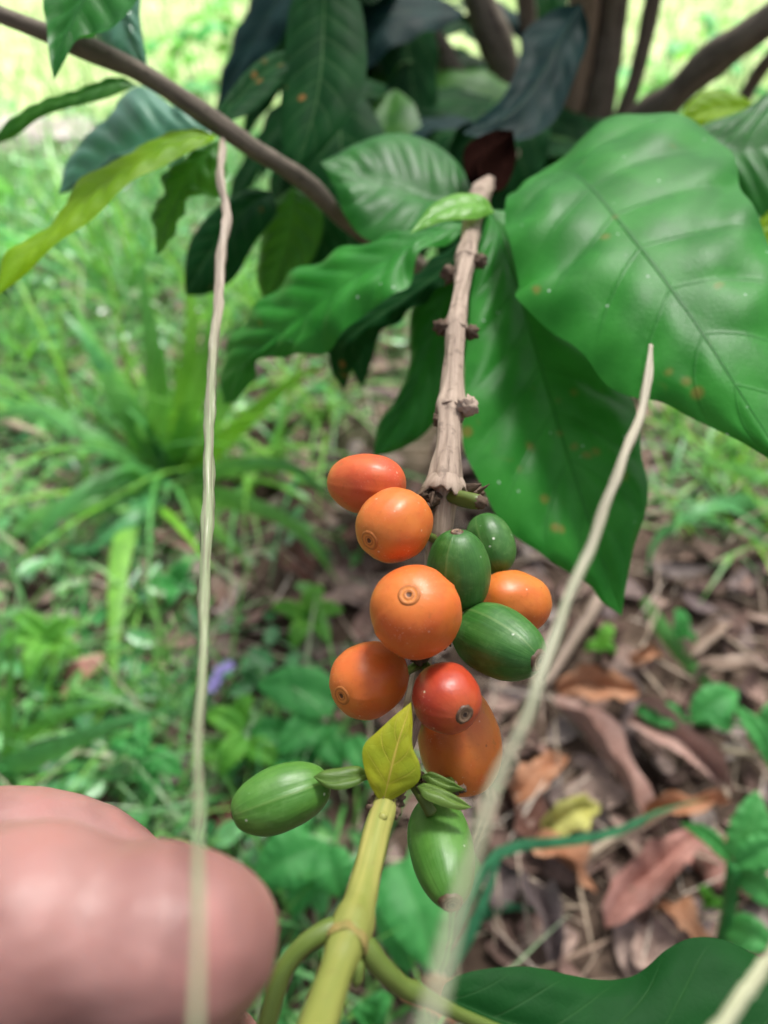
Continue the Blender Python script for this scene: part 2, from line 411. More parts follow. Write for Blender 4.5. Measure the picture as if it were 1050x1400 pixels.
def leaf3(name, mid, wl, wr, side, mat, parent, prof=None, lift=0.0, rag=0.0, **kw):
    """leaf along a 3-D midrib with half widths in metres and a sideways direction"""
    n = 24; m = spline(mid, n); le, ri = [], []
    for i, p in enumerate(m):
        t = i/(n-1); f = prof(t) if prof else math.sin(math.pi*t**.85)**.8*(1-.25*t)
        T = (m[min(i+1, n-1)]-m[max(i-1, 0)]).normalized()
        s = (side-T*side.dot(T)).normalized(); N = T.cross(s)
        if N.z < 0: N = -N
        sd_ = kw.get('seed', 0); f1 = f*(1+rag*(noise.noise(Vector((t*5, sd_*1.7, 0)))+.6*noise.noise(Vector((t*14, sd_, 3))))); f2 = f*(1+rag*(noise.noise(Vector((t*5, sd_*1.7, 9)))+.6*noise.noise(Vector((t*14, sd_, 7)))))
        le.append(p-s*wl*f1+N*lift*f*(1+rag*2*noise.noise(Vector((t*3, sd_, 1))))); ri.append(p+s*wr*f2+N*lift*f*(1-rag*2*noise.noise(Vector((t*3, sd_, 5)))))
    return leaf_mesh(name, mid, le, ri, mat, parent, **kw)

# --- the two broad leaves on the right
hero([(735, 238, .236), (772, 236, .224), (812, 262, .209), (880, 345, .191), (950, 440, .179), (1000, 520, .171), (1060, 612, .164), (1170, 770, .150)],
     [(703, 262, .224), (690, 300, .211), (709, 385, .201), (706, 412, .197), (748, 446, .192), (795, 485, .187), (832, 526, .182), (868, 547, .180), (915, 555, .176), (985, 592, .171), (1060, 634, .165), (1120, 705, .158)],
     [(770, 216, .241), (800, 188, .240), (852, 156, .236), (912, 157, .230), (972, 180, .223), (1004, 222, .213), (1016, 266, .202), (1044, 312, .192), (1075, 400, .183), (1115, 520, .172), (1150, 650, .160)],
     'leaf', nv=10, k=1.5, quilt=.0011, fold=.0012, wave=.0010, wn=8, NU=120, NV=56, label='broad glossy green leaf with water specks and a brown scar')
hero([(668, 285, .236), (688, 325, .232), (715, 420, .222), (742, 510, .214), (775, 620, .206), (806, 715, .200), (832, 792, .196), (850, 842, .194)],
     [(652, 350, .226), (640, 440, .216), (634, 530, .208), (633, 605, .203), (655, 662, .200), (692, 722, .197), (738, 758, .196), (776, 782, .196), (806, 800, .196), (822, 822, .195)],
     [(722, 300, .238), (795, 400, .230), (842, 490, .220), (868, 560, .212), (876, 615, .206), (884, 660, .202), (880, 705, .199), (866, 752, .197), (855, 805, .195)],
     'leaf', nv=9, k=1.5, quilt=.0013, fold=.0018, wave=.0008, wn=6, NU=110, NV=48, seed=2, label='broad green leaf hanging point down')
# --- leaves round the first node on the left
hero([(648, 268, .262), (600, 275, .262), (520, 250, .262), (470, 232, .262), (438, 222, .262)],
     [(640, 246, .268), (622, 220, .272), (590, 196, .276), (540, 183, .276), (488, 197, .272), (455, 214, .266)],
     [(630, 310, .254), (585, 330, .252), (535, 338, .252), (497, 326, .254), (472, 296, .257), (456, 256, .260)],
     'leaf_deep', nv=7, k=1.4, quilt=.0012, seed=3, label='oval mid green leaf behind the node')
hero([(655, 304, .228), (600, 320, .224), (555, 338, .222), (500, 370, .222), (432, 418, .226), (372, 464, .235), (332, 503, .246), (306, 552, .258)],
     [(620, 306, .230), (575, 317, .232), (505, 330, .232), (446, 352, .234), (402, 372, .238), (352, 420, .245), (322, 456, .252), (304, 505, .258)],
     [(625, 325, .222), (585, 342, .218), (568, 362, .216), (556, 396, .214), (530, 414, .214), (500, 424, .216), (478, 450, .219), (440, 482, .224), (400, 486, .232), (356, 494, .240), (344, 522, .248), (326, 546, .254)],
     'leaf', nv=11, k=1.4, quilt=.0013, fold=.0010, wave=.0014, wn=7, NU=110, NV=40, seed=4, label='long wavy edged green leaf pointing to the lower left')
hero([(676, 291, .206), (645, 278, .203), (605, 288, .2), (560, 320, .196)],
     [(660, 270, .208), (625, 266, .207), (592, 280, .203)], [(652, 300, .200), (612, 303, .197), (582, 312, .196)],
     'leaf_young', nv=6, k=1.0, quilt=.0004, fold=.0008, NU=40, NV=20, label='small bright young leaf at the node')
hero([(650, 325, .240), (600, 375, .240), (545, 415, .243), (495, 448, .248), (462, 480, .255), (470, 535, .262)],
     [(615, 340, .246), (560, 380, .250), (505, 420, .254), (465, 445, .258), (450, 490, .262)], [(640, 365, .236), (590, 405, .238), (545, 440, .242), (505, 470, .248), (480, 510, .258)],
     'leaf_dark', nv=8, seed=5, wave=.001)
hero([(645, 345, .245), (605, 430, .243), (575, 510, .242), (548, 570, .242), (510, 625, .243)],
     [(590, 375, .248), (562, 430, .248), (560, 500, .247), (540, 548, .246), (518, 578, .245)], [(660, 400, .243), (640, 480, .241), (612, 545, .240), (585, 590, .240), (545, 616, .242)],
     'leaf_deep', nv=8, seed=6, quilt=.0010)
# --- leaves on the upper left branch
hero([(150, -130, .20), (135, -40, .196), (102, 22, .193), (82, 70, .192), (74, 110, .192)],
     [(90, -95, .2), (58, -15, .197), (62, 40, .194), (68, 85, .192)], [(205, -90, .196), (190, -15, .19), (152, 36, .189), (108, 48, .190), (88, 82, .191)],
     'leaf_deep', nv=8, seed=7, quilt=.0014, fold=-.003, label='drooping leaf in front of the brown branch')
hero([(165, -60, .235), (165, 10, .235), (182, 60, .235), (203, 97, .236)],
     [(120, -20, .24), (118, 30, .24), (150, 72, .238)], [(192, -25, .236), (192, 25, .236), (198, 65, .236)], 'leaf_glare', nv=6, seed=8)
hero([(188, 116, .232), (145, 122, .236), (100, 142, .238), (60, 152, .240), (25, 178, .242), (-12, 200, .244)],
     [(160, 113, .236), (110, 128, .239), (65, 142, .242), (20, 165, .244)], [(150, 135, .230), (105, 147, .234), (58, 162, .238), (22, 188, .241)], 'leaf_olive', nv=8, NV=12, seed=9)
hero([(292, 178, .236), (232, 188, .240), (172, 212, .244), (122, 240, .248), (80, 266, .252)],
     [(250, 152, .246), (205, 126, .252), (160, 130, .256), (150, 168, .255), (108, 192, .256), (90, 232, .254)], [(262, 204, .232), (212, 232, .234), (166, 228, .240), (148, 248, .244), (108, 258, .249)],
     'leaf_glare', nv=8, seed=10, quilt=.0018, wave=.0016, wn=4)
hero([(296, 186, .222), (232, 205, .216), (165, 240, .210), (112, 280, .205), (80, 318, .201), (42, 350, .198), (-8, 408, .194)],
     [(270, 182, .226), (220, 193, .224), (165, 222, .220), (112, 252, .215), (96, 283, .210), (72, 315, .206), (38, 335, .203), (8, 352, .2)],
     [(285, 202, .217), (240, 217, .211), (192, 246, .206), (150, 278, .202), (110, 312, .199), (70, 347, .197), (28, 380, .195)],
     'leaf_yellow', nv=10, seed=11, wave=.0007, wn=3, NV=16, label='long backlit yellow green leaf')
hero([(302, 192, .246), (272, 222, .247), (246, 265, .249), (226, 312, .251), (212, 350, .253)],
     [(262, 212, .25), (224, 236, .252), (224, 268, .252), (209, 290, .254), (215, 330, .254)], [(310, 225, .244), (298, 268, .245), (264, 268, .247), (246, 305, .249), (230, 335, .251)],
     'leaf_olive', nv=7, seed=12, wave=.001)
hero([(296, 168, .262), (330, 132, .268), (372, 94, .274), (428, 74, .28)],
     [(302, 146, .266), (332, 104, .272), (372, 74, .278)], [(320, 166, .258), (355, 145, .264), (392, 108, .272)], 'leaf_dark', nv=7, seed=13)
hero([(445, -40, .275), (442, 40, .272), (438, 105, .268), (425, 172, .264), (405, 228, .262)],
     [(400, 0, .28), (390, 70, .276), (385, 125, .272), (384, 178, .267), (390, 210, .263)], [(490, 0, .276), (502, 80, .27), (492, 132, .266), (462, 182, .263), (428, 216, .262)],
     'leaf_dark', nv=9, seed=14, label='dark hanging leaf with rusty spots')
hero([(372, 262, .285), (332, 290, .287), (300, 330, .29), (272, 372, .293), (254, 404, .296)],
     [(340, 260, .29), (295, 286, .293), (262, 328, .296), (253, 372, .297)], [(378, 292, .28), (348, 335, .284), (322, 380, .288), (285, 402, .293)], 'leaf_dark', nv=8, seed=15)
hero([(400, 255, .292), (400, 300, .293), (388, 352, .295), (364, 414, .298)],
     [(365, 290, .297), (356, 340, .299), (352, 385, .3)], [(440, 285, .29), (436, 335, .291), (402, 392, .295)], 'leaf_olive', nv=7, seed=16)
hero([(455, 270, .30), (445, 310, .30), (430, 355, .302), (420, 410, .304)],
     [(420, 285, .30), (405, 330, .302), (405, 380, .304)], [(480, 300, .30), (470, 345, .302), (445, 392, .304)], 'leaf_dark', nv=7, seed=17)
# --- leaves round the trunks
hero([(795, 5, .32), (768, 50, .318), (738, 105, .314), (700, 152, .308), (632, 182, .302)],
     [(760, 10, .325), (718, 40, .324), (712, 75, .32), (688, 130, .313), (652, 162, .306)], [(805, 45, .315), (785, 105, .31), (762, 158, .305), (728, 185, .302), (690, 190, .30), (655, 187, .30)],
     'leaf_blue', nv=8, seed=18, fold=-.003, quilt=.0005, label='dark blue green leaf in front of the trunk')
hero([(1040, 150, .31), (990, 150, .31), (930, 165, .31)], [(1005, 130, .315), (968, 124, .315), (940, 142, .313)], [(1010, 175, .305), (970, 178, .305)], 'leaf_yellow', nv=6, seed=19)
hero([(945, 182, .268), (1000, 204, .262), (1050, 200, .258), (1130, 185, .25)],
     [(968, 168, .272), (1015, 152, .272), (1070, 122, .27)], [(975, 240, .262), (1015, 282, .256), (1060, 300, .252), (1100, 260, .25)], 'leaf_deep', nv=8, seed=20, quilt=.0016)
hero([(1090, 270, .25), (1060, 320, .25), (1030, 380, .25)], [(1065, 275, .254), (1035, 310, .254)], [(1090, 330, .246), (1060, 372, .247)], 'leaf_yellow', nv=6, seed=21)
# a dead brown leaf caught at the fork
hero([(702, 178, .262), (672, 196, .248), (655, 222, .238), (662, 258, .230)], [(680, 172, .27), (640, 192, .258), (636, 226, .246)], [(708, 205, .258), (700, 236, .246), (684, 256, .236)],
     'leaf_dark', nv=5, seed=22, fold=-.006)
t = NT('dead reddish leaf'); n = t.noise(t.coord('Object'), 200, 3); t.base(t.mix(n, (.005, .0025, .002), (.016, .006, .0045)), .95, .0)
plant.children[-1].data.materials[0] = t.m; plant.children[-1]['label'] = 'curled dead reddish brown leaf'

# --- trunks and stems
def stem(name, spec, mat, n=60, ns=16, ridge=.10, lump=.10, seed=0, label=None, nodes=()):
    p, r = ptube(spec, n)
    for f in nodes:
        for i in range(n): r[i] *= 1+.28*math.exp(-((i/(n-1)-f)*n/1.6)**2)
    V, Fc, U = tube_data(p, r, ns, ridge, lump, seed)
    o = mesh_obj(name, V, Fc, M[mat], plant, U)
    if label: o['label'] = label
    return o
def base_px(d): return (705, 600, d)
GB = (705, 606, .752)
stem('trunk', [(*GB, 60), (710, 520, .715, 46), (740, 330, .61, 46), (775, 150, .535, 42), (800, 0, .485, 42), (812, -250, .40, 46)], 'bark_trunk', seed=1, label='upright mossy brown trunk')
stem('trunk', [(GB[0]+22, GB[1], .748, 50), (745, 480, .69, 44), (785, 300, .595, 44), (818, 140, .535, 44), (838, 0, .49, 42), (850, -250, .40, 46)], 'bark_dark', seed=2, label='darker upright trunk beside the mossy one')
stem('trunk', [(GB[0]-20, GB[1], .75, 44), (705, 420, .66, 40), (712, 250, .57, 40), (694, 110, .53, 40), (655, 0, .50, 40), (560, -250, .44, 40)], 'bark_dark', seed=3, nodes=(.5, .62, .74))
stem('trunk', [(GB[0]-30, GB[1], .745, 30), (690, 380, .63, 26), (672, 180, .54, 26), (612, 85, .51, 24), (568, 0, .49, 24), (470, -200, .44, 22)], 'bark_dark', seed=4, nodes=(.55, .65, .75))
stem('trunk', [(GB[0]+40, GB[1], .745, 52), (790, 380, .62, 48), (860, 190, .51, 36), (912, 140, .475, 38), (972, 84, .445, 39), (1055, 25, .41, 42), (1250, -120, .36, 52)], 'bark_dark', seed=5, nodes=(.52, .6, .68, .78), label='thick brown stem leaning to the right')
stem('trunk', [(GB[0]+30, GB[1], .75, 26), (780, 400, .65, 24), (842, 190, .55, 22), (872, 95, .52, 22), (893, 0, .49, 24), (930, -180, .43, 24)], 'bark_dark', seed=6, nodes=(.5, .66))
stem('trunk', [(GB[0]+52, GB[1], .745, 28), (850, 380, .62, 22), (980, 200, .52, 20), (1028, 115, .49, 20), (1070, 60, .46, 20), (1200, -80, .42, 20)], 'bark_dark', seed=7)
stem('trunk', [(740, 300, .6, 30), (735, 150, .56, 26), (722, 40, .54, 26), (715, -80, .5, 24)], 'bark_dark', seed=8)
stem('branch', [(680, 470, .66, 24), (600, 385, .40, 27), (490, 318, .285, 19), (420, 250, .250, 22), (350, 205, .232, 25), (285, 160, .222, 28), (190, 98, .214, 26), (90, 55, .208, 24), (0, 20, .204, 22), (-160, -50, .2, 25)],
     'bark_dark', n=110, seed=9, nodes=(.46, .60, .76, .90), label='brown branch crossing to the upper left')

# --- the bearing branch
bspec = [(705, 190, .56, 18), (700, 205, .44, 20), (688, 225, .36, 22), (672, 244, .275, 23), (655, 268, .222, 28), (646, 305, .208, 24), (638, 350, .196, 25), (630, 400, .183, 23), (624, 445, .173, 26), (620, 500, .164, 27), (616, 556, .156, 34),
         (614, 575, .153, 30), (613, 610, .149, 34), (610, 645, .1455, 45), (609, 664, .144, 54), (607, 672, .144, 38), (603, 710, .1435, 35), (597, 770, .145, 31), (588, 840, .145, 27), (577, 910, .142, 26), (567, 965, .136, 28), (548, 1035, .126, 28), (532, 1085, .1195, 32), (524, 1108, .117, 33)]
p, r = ptube(bspec, 260)
for (uu, vv, amp, wd) in ((640, 350, .25, 9), (627, 447, .28, 9), (616, 558, .25, 9)):
    for i in range(len(p)):
        u_, v_ = to_px(p[i]); r[i] *= 1+amp*math.exp(-((v_-vv)/wd)**2)
V, Fc, U = tube_data(p, r, 40, .20, .10, 11)
branch = mesh_obj('branch', V, Fc, M['bark'], plant, U); branch['label'] = 'pale tan fruiting branch with knobbly nodes'
def along(pts, v):
    i = min(range(len(pts)), key=lambda k: abs(to_px(pts[k])[1]-v)); return i
def collar(v, r0, r1, ln, seed, mat='bark'):
    i = along(p, v); T = (p[i+1]-p[i-1]).normalized(); n0 = T.orthogonal().normalized(); b0 = T.cross(n0)
    V = []; U = []; ns = 40
    rows = [(-.7, r0, 0), (-.3, lerp(r0, r1, .45), 0), (0, lerp(r0, r1, .8), .3), (.5, r1, 1), (.62, r1*.96, 1), (.3, r0*.97, .6)]
    for (h, rr, jag) in rows:
        for j in range(ns):
            a = 2*math.pi*j/ns
            nz = noise.noise(Vector((math.cos(a)*2.2+seed, math.sin(a)*2.2, seed)))+.5*noise.noise(Vector((math.cos(a)*6+seed, math.sin(a)*6, seed)))
            q = rr*(1+.10*nz)
            V.append(p[i]+T*(h*ln+jag*nz*ln*.8)+(n0*math.cos(a)+b0*math.sin(a))*q); U.append((j/ns, h*ln+.1))
    mesh_obj('node_collar', V, grid_faces(len(rows), ns, True), M[mat], branch, U)
def blob(name, c, rad, mat, parent, seed=0, stretch=None, sub=3, amp=.35, fr=2.2):
    bm = bmesh.new(); bmesh.ops.create_icosphere(bm, subdivisions=sub, radius=1)
    for v in bm.verts:
        f = 1+amp*noise.noise(v.co*fr+Vector((seed*3.7, seed, 0))); q = v.co*f*rad
        if stretch: q += stretch*(q.dot(stretch)/stretch.length_squared)*(stretch.length-1)
        v.co = c+q
    m = bpy.data.meshes.new(name); bm.to_mesh(m); bm.free(); m.materials.append(mat)
    m.polygons.foreach_set('use_smooth', [True]*len(m.polygons))
    o = bpy.data.objects.new(name, m); col.objects.link(o); setparent(o, parent); return o
collar(661, .0031, .0046, .0028, 1)
collar(559, .0024, .0032, .0018, 5)
collar(447, .0023, .0027, .0014, 9)
collar(352, .0024, .0028, .0014, 13)
for (u, v, d, rp, s) in ((616, 376, .192, 11, 1), (656, 357, .193, 9, 2), (604, 447, .172, 10, 3), (645, 455, .171, 9, 4), (640, 556, .152, 13, 5), (600, 575, .153, 8, 6), (592, 682, .142, 12, 7), (578, 676, .141, 7, 8), (650, 675, .142, 10, 9), (655, 270, .218, 13, 10)):
    blob('bud_scar', px(u, v, d), rp*d/F, M['crust'] if s not in (10, 5) else M['bark'], branch, s, amp=.9, fr=3)
# cut fruit stalk, green with a pale end
pp, rr = ptube([(612, 678, .143, 18), (632, 682, .140, 22), (650, 685, .138, 22), (656, 686, .1375, 20)], 16)
V, Fc, U = tube_data(pp, rr, 16, .1, .2, 3); st = mesh_obj('fruit_stalk', V, Fc, M['petiole'], branch, U)
# rough dry tatters where the shoot leaves the cluster
for (u, v, d, rp, s) in ((520, 1098, .1172, 12, 1), (536, 1108, .117, 11, 2), (540, 1092, .1185, 12, 3), (512, 1108, .116, 9, 4), (562, 1060, .122, 13, 5), (600, 1080, .121, 10, 6), (620, 1078, .1205, 8, 7), (632, 1079, .12, 5, 8), (598, 872, .141, 14, 9), (575, 895, .138, 12, 10), (585, 1074, .1215, 11, 11)):
    blob('dry_scale', px(u, v, d), rp*d/F, M['crust'], branch, s+20, amp=1.1, fr=3)

for (u, v, d, rp, s, du, dv) in ((582, 668, .141, 6, 51, -14, 12), (592, 674, .1405, 5, 52, -4, 20), (640, 668, .1395, 6, 53, 18, -6), (662, 682, .1375, 6, 54, 4, 10), (655, 672, .139, 5, 55, 14, -10), (585, 690, .1405, 7, 56, -8, 8), (578, 700, .1405, 5, 57, 2, 14), (606, 868, .139, 6, 58, 10, 16), (590, 885, .139, 6, 59, -8, 14)):
    pp, rr = ptube([(u, v, d, rp*2), (u+du*.5, v+dv*.5, d-.0006, rp*1.6), (u+du, v+dv, d-.0009, rp*.5)], 10)
    V, Fc, U = tube_data(pp, rr, 10, .5, .7, s, flat=.5); mesh_obj('dry_scale', V, Fc, M['crust'], branch, U)
blob('stalk_scar', px(656, 686, .1374), 10*.1374/F, M['crust'], branch, 61, amp=.3)
# --- the green shoot below the cluster with its node, petioles and bud
sspec = [(528, 1092, .1182, 30), (524, 1106, .1168, 36), (514, 1140, .1125, 38), (502, 1190, .1065, 39), (491, 1235, .1010, 46), (482, 1266, .0975, 60), (476, 1283, .0958, 63), (470, 1300, .0938, 54), (459, 1330, .0905, 47), (440, 1385, .0848, 54), (418, 1450, .078, 58), (388, 1540, .070, 64), (340, 1680, .062, 72)]
sp_, sr_ = ptube(sspec, 140)
V, Fc, U = tube_data(sp_, sr_, 28, .05, .05, 21)
shoot = mesh_obj('shoot', V, Fc, M['shoot'], plant, U); shoot['label'] = 'yellow green shoot below the cherries'
blob('leaf_scar', px(523, 1117, .1132), .00075, M['shoot'], shoot, 3, amp=.2)
def small_tube(name, spec, mat, parent, n=30, ns=16, **kw):
    a, b = ptube(spec, n); V, Fc, U = tube_data(a, b, ns, kw.get('ridge', .08), kw.get('lump', .08), kw.get('seed', 0))
    return mesh_obj(name, V, Fc, M[mat], parent, U)
small_tube('petiole', [(478, 1274, .0966, 34), (456, 1272, .0962, 34), (430, 1282, .0955, 28), (404, 1304, .0950, 27), (384, 1335, .0947, 28), (370, 1385, .0950, 27), (352, 1450, .0965, 26)], 'petiole', plant, seed=5)
small_tube('petiole', [(480, 1286, .0960, 34), (500, 1297, .0958, 34), (522, 1324, .0960, 29), (552, 1350, .0970, 26), (566, 1356, .0976, 28), (590, 1368, .0985, 21), (640, 1392, .1005, 18), (690, 1412, .102, 15)], 'petiole', plant, seed=6)
small_tube('bud', [(482, 1308, .0935, 12), (487, 1322, .0928, 22), (488, 1338, .0925, 18), (486, 1350, .0925, 6)], 'petiole', plant, n=16)
# ring at the shoot node
i = min(range(len(sp_)), key=lambda k: abs(to_px(sp_[k])[1]-1290)); T = (sp_[i+1]-sp_[i-1]).normalized(); n0 = T.orthogonal().normalized(); b0 = T.cross(n0)
V = []; U = []
for (h, q) in ((-.0012, 1.0), (-.0005, 1.06), (0, 1.07), (.0004, 1.03), (.0008, .98)):
    for j in range(36):
        a = 2*math.pi*j/36; V.append(sp_[i]+T*(h+.0003*math.sin(a*3))+(n0*math.cos(a)+b0*math.sin(a))*sr_[i]*q*(1+.02*math.sin(a*7))); U.append((j/36, h*9))
mesh_obj('node_ring', V, grid_faces(5, 36, True), M['shoot_ring'], shoot, U)

# --- dark leaves at the bottom
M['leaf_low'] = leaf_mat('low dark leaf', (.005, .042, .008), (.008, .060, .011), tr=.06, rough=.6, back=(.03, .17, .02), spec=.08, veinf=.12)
hero([(604, 1362, .1065), (700, 1400, .1055), (820, 1425, .105), (960, 1420, .1045), (1120, 1400, .104), (1260, 1420, .104)],
     [(612, 1343, .1075), (650, 1327, .1085), (720, 1322, .110), (780, 1334, .111), (830, 1341, .112), (872, 1332, .1125), (912, 1298, .1135), (952, 1282, .114), (1000, 1290, .1135), (1060, 1322, .112), (1160, 1360, .109)],
     [(640, 1400, .103), (720, 1470, .100), (840, 1540, .097), (980, 1560, .096), (1140, 1500, .098)],
     'leaf_low', nv=9, k=1.2, quilt=.0002, fold=.001, NU=100, NV=36, seed=31, label='dark green leaf low in front')
hero([(352, 1440, .096), (330, 1480, .098), (290, 1560, .10), (250, 1650, .103)],
     [(375, 1395, .099), (378, 1440, .10), (360, 1540, .10), (300, 1630, .102)], [(310, 1440, .097), (260, 1520, .098), (240, 1600, .10)], 'leaf_dark', nv=8, seed=32)

# --- cherries
def cherry(name_label, u, v, d, a_px, b_px, ax, mat, calyx, crad=12, ribs=0.0, flat=.93, seed=0, taper=0.0, cdepth=1.0):
    if mat in ('G1', 'G2'):
        cc = {'G1': ((.026, .115, .016), (.050, .165, .026)), 'G2': ((.050, .165, .020), (.085, .225, .032))}[mat]
        mat = green_cherry_mat('green cherry skin', *cc, seed)
    c = px(u, v, d); A = a_px*d/F; B = b_px*d/F; Z = camvec(*ax)
    X = (FWD-Z*FWD.dot(Z)).normalized(); Y = Z.cross(X)
    NP, NTH = 48, 72; V = []; U = []
    for i in range(NP):
        phi = math.pi*i/(NP-1); s = max(0, math.sin(phi))**flat; z = math.cos(phi)
        for j in range(NTH):
            th = 2*math.pi*j/NTH
            q = 1+ribs*math.cos(6*th+seed)+.055*noise.noise(Vector((math.cos(th)*1.2+seed*5, math.sin(th)*1.2, z*1.2)))+.014*noise.noise(Vector((math.cos(th)*3.4+seed*2, math.sin(th)*3.4, z*3.4)))
            for s0 in (1.9+seed, 1.9+seed+math.pi):
                dth = (th-s0+math.pi) % (2*math.pi)-math.pi
                q *= 1+.026*math.exp(-(dth/.07)**2)-.030*math.exp(-(dth/.34)**2)
            dimple = 1-.03*math.exp(-((phi)/.22)**2)-.05*math.exp(-((math.pi-phi)/.3)**2)
            rr = B*s*q*(1+taper*z)
            V.append(c+Z*(A*z*dimple)+(X*math.cos(th)+Y*math.sin(th))*rr); U.append((j/NTH, i/(NP-1)))
    o = mesh_obj('cherry', V, grid_faces(NP, NTH, True), mat, plant, U); o['label'] = name_label
    if calyx:
        rc = crad*d/F; V = []; U = []; ns = 28
        prof = [(1.12, -.14), (1.0, .06), (.86, .10), (.72, .05), (.58, .03), (.46, .10), (.34, .09), (.22, .02), (.08, .0), (.0, .0)] if calyx == 'calyx_orange' else \
               [(1.15, -.12), (1.0, .10), (.85, .20), (.7, .12), (.5, .05), (.3, .09), (.15, .04), (0, .02)]
        for (q, h) in prof:
            for j in range(ns):
                th = 2*math.pi*j/ns; w_ = 1+(.05 if calyx == 'calyx_orange' else .16)*noise.noise(Vector((math.cos(th)*2+seed*3, math.sin(th)*2, q*2)))
                rho = rc*q*w_; sp_r = min(1, rho/B)**(1/flat); zz = A*math.sqrt(max(0, 1-sp_r**2))*(1-.03*math.exp(-(math.asin(sp_r)/.22)**2))
                V.append(c+Z*(zz+h*rc*.8*w_+.00008)+(X*math.cos(th)+Y*math.sin(th))*rho); U.append((j/ns, q))
        mesh_obj('calyx', V, grid_faces(len(prof), ns, True), M[calyx], o, U)
    return o
O1 = cherry_mat('orange cherry skin', (.58, .140, .024), (.58, .108, .022), (.62, .19, .035), seed=1)
O2 = cherry_mat('red orange cherry skin', (.56, .115, .028), (.52, .074, .024), (.60, .16, .035), seed=2)
O3 = cherry_mat('amber cherry skin', (.56, .158, .025), (.56, .122, .022), (.60, .21, .036), seed=3)
RD = cherry_mat('red cherry skin', (.40, .050, .018), (.32, .030, .014), (.46, .10, .028), seed=4, specks=.8)
cherry('reddish orange cherry lying sideways', 501, 662, .1385, 56, 42, (-.93, .12, -.3), O2, None, seed=1, taper=-.06)
cherry('orange cherry with its ring scar low on the left', 539, 718, .128, 55, 51, (-.62, -.36, .70), O3, 'calyx_orange', 13, seed=2, flat=.9)
cherry('largest round orange cherry in the middle', 568, 836, .122, 64, 63, (-.17, .46, .87), O1, 'calyx_orange', 14, seed=3, flat=.9)
cherry('orange cherry with ring scar facing left', 505, 929, .130, 58, 51, (-.62, -.2, .75), O1, 'calyx_orange', 12, seed=4, flat=.92)
cherry('red cherry with a crusty brown scar', 610, 954, .122, 50, 47, (.42, -.23, .88), RD, 'calyx_brown', 12, seed=5, flat=.95)
cherry('amber cherry hanging below the red one', 628, 1010, .136, 76, 57, (.18, -.95, .22), O3, None, seed=6)
cherry('green cherry standing upright', 627, 781, .132, 60, 44, (-.08, .95, .36), 'G1', 'calyx_brown', 8, .005, seed=7, taper=-.04)
cherry('green cherry half hidden behind', 671, 743, .148, 44, 32, (.28, -.85, .35), 'G1', 'calyx_brown', 5, .006, seed=8)
cherry('orange cherry behind the green ones', 703, 823, .142, 56, 43, (.83, -.15, -.5), O3, None, seed=9)
cherry('large green cherry with a brown scar at its right end', 681, 877, .128, 74, 49, (.62, -.22, .75), 'G1', 'calyx_brown', 14, .005, seed=10, taper=-.05)
cherry('green cherry out on its own stalk', 385, 1091, .120, 70, 44, (-.93, -.26, .22), 'G2', 'calyx_brown', 5, .006, seed=11, taper=.0)
cherry('green cherry hanging with its brown scar down', 604, 1162, .121, 86, 45, (.08, -.40, .91), 'G2', 'calyx_brown', 14, .004, seed=12, taper=-.10)
# fruit stalks and bracts
small_tube('fruit_stalk', [(540, 1052, .123, 14), (515, 1055, .121, 14), (495, 1060, .120, 16), (468, 1064, .119, 16), (445, 1070, .119, 14)], 'petiole', plant, seed=7)
small_tube('fruit_stalk', [(548, 1050, .124, 16), (566, 1072, .1225, 16), (578, 1092, .1215, 16), (590, 1112, .121, 18)], 'petiole', plant, seed=8)
small_tube('fruit_stalk', [(545, 1045, .125, 16), (580, 1065, .125, 14), (610, 1070, .128, 14), (628, 1060, .133, 12)], 'petiole', plant, seed=9)
for (a, b) in (((575, 905, .140), (600, 925, .134)), ((580, 880, .142), (560, 860, .132)), ((583, 860, .143), (650, 870, .136)), ((600, 740, .144), (570, 725, .136)), ((600, 735, .145), (640, 735, .148)), ((600, 715, .144), (545, 672, .140)), ((578, 905, .141), (545, 925, .134)), ((595, 800, .146), (670, 815, .145)), ((560, 985, .133), (610, 960, .134))):
    small_tube('fruit_stalk', [(*a, 14), ((a[0]+b[0])/2, (a[1]+b[1])/2, (a[2]+b[2])/2, 12), (*b, 14)], 'petiole', plant, n=12, ns=10)
hero([(566, 1090, .1195), (545, 1085, .1175), (522, 1100, .1165)][::-1][:1]+[(526, 1088, .1160), (535, 1050, .1155), (546, 1010, .116), (556, 980, .117), (562, 960, .118)],
     [(505, 1072, .1155), (496, 1040, .1160), (498, 1018, .1165), (516, 1000, .117), (540, 978, .1175)], [(545, 1088, .1165), (572, 1068, .1160), (574, 1045, .1160), (564, 1020, .1165), (564, 985, .1175)],
     'leaf_tiny', nv=5, k=1.0, quilt=.0002, fold=.0002, NU=50, NV=24, seed=33, label='tiny yellowing leaf above the shoot')
bract = leaf_mat('bract', (.06, .13, .022), (.12, .20, .035), rough=.45, spots=1.0, veinf=.05)
M['bract'] = bract
hero([(503, 1058, .1185), (475, 1066, .117), (450, 1070, .1165), (428, 1062, .117)], [(490, 1048, .1188), (465, 1050, .1182), (442, 1054, .1178)], [(495, 1070, .117), (470, 1080, .1158), (445, 1077, .116)], 'bract', nv=1, NU=24, NV=14, quilt=.0, fold=.0006)
hero([(570, 1075, .1190), (600, 1085, .1172), (625, 1097, .117), (645, 1104, .117)], [(585, 1072, .1195), (612, 1082, .118), (632, 1094, .1175)], [(580, 1092, .117), (602, 1102, .1162), (628, 1108, .1163)], 'bract', nv=1, NU=24, NV=14, quilt=.0, fold=.0006)
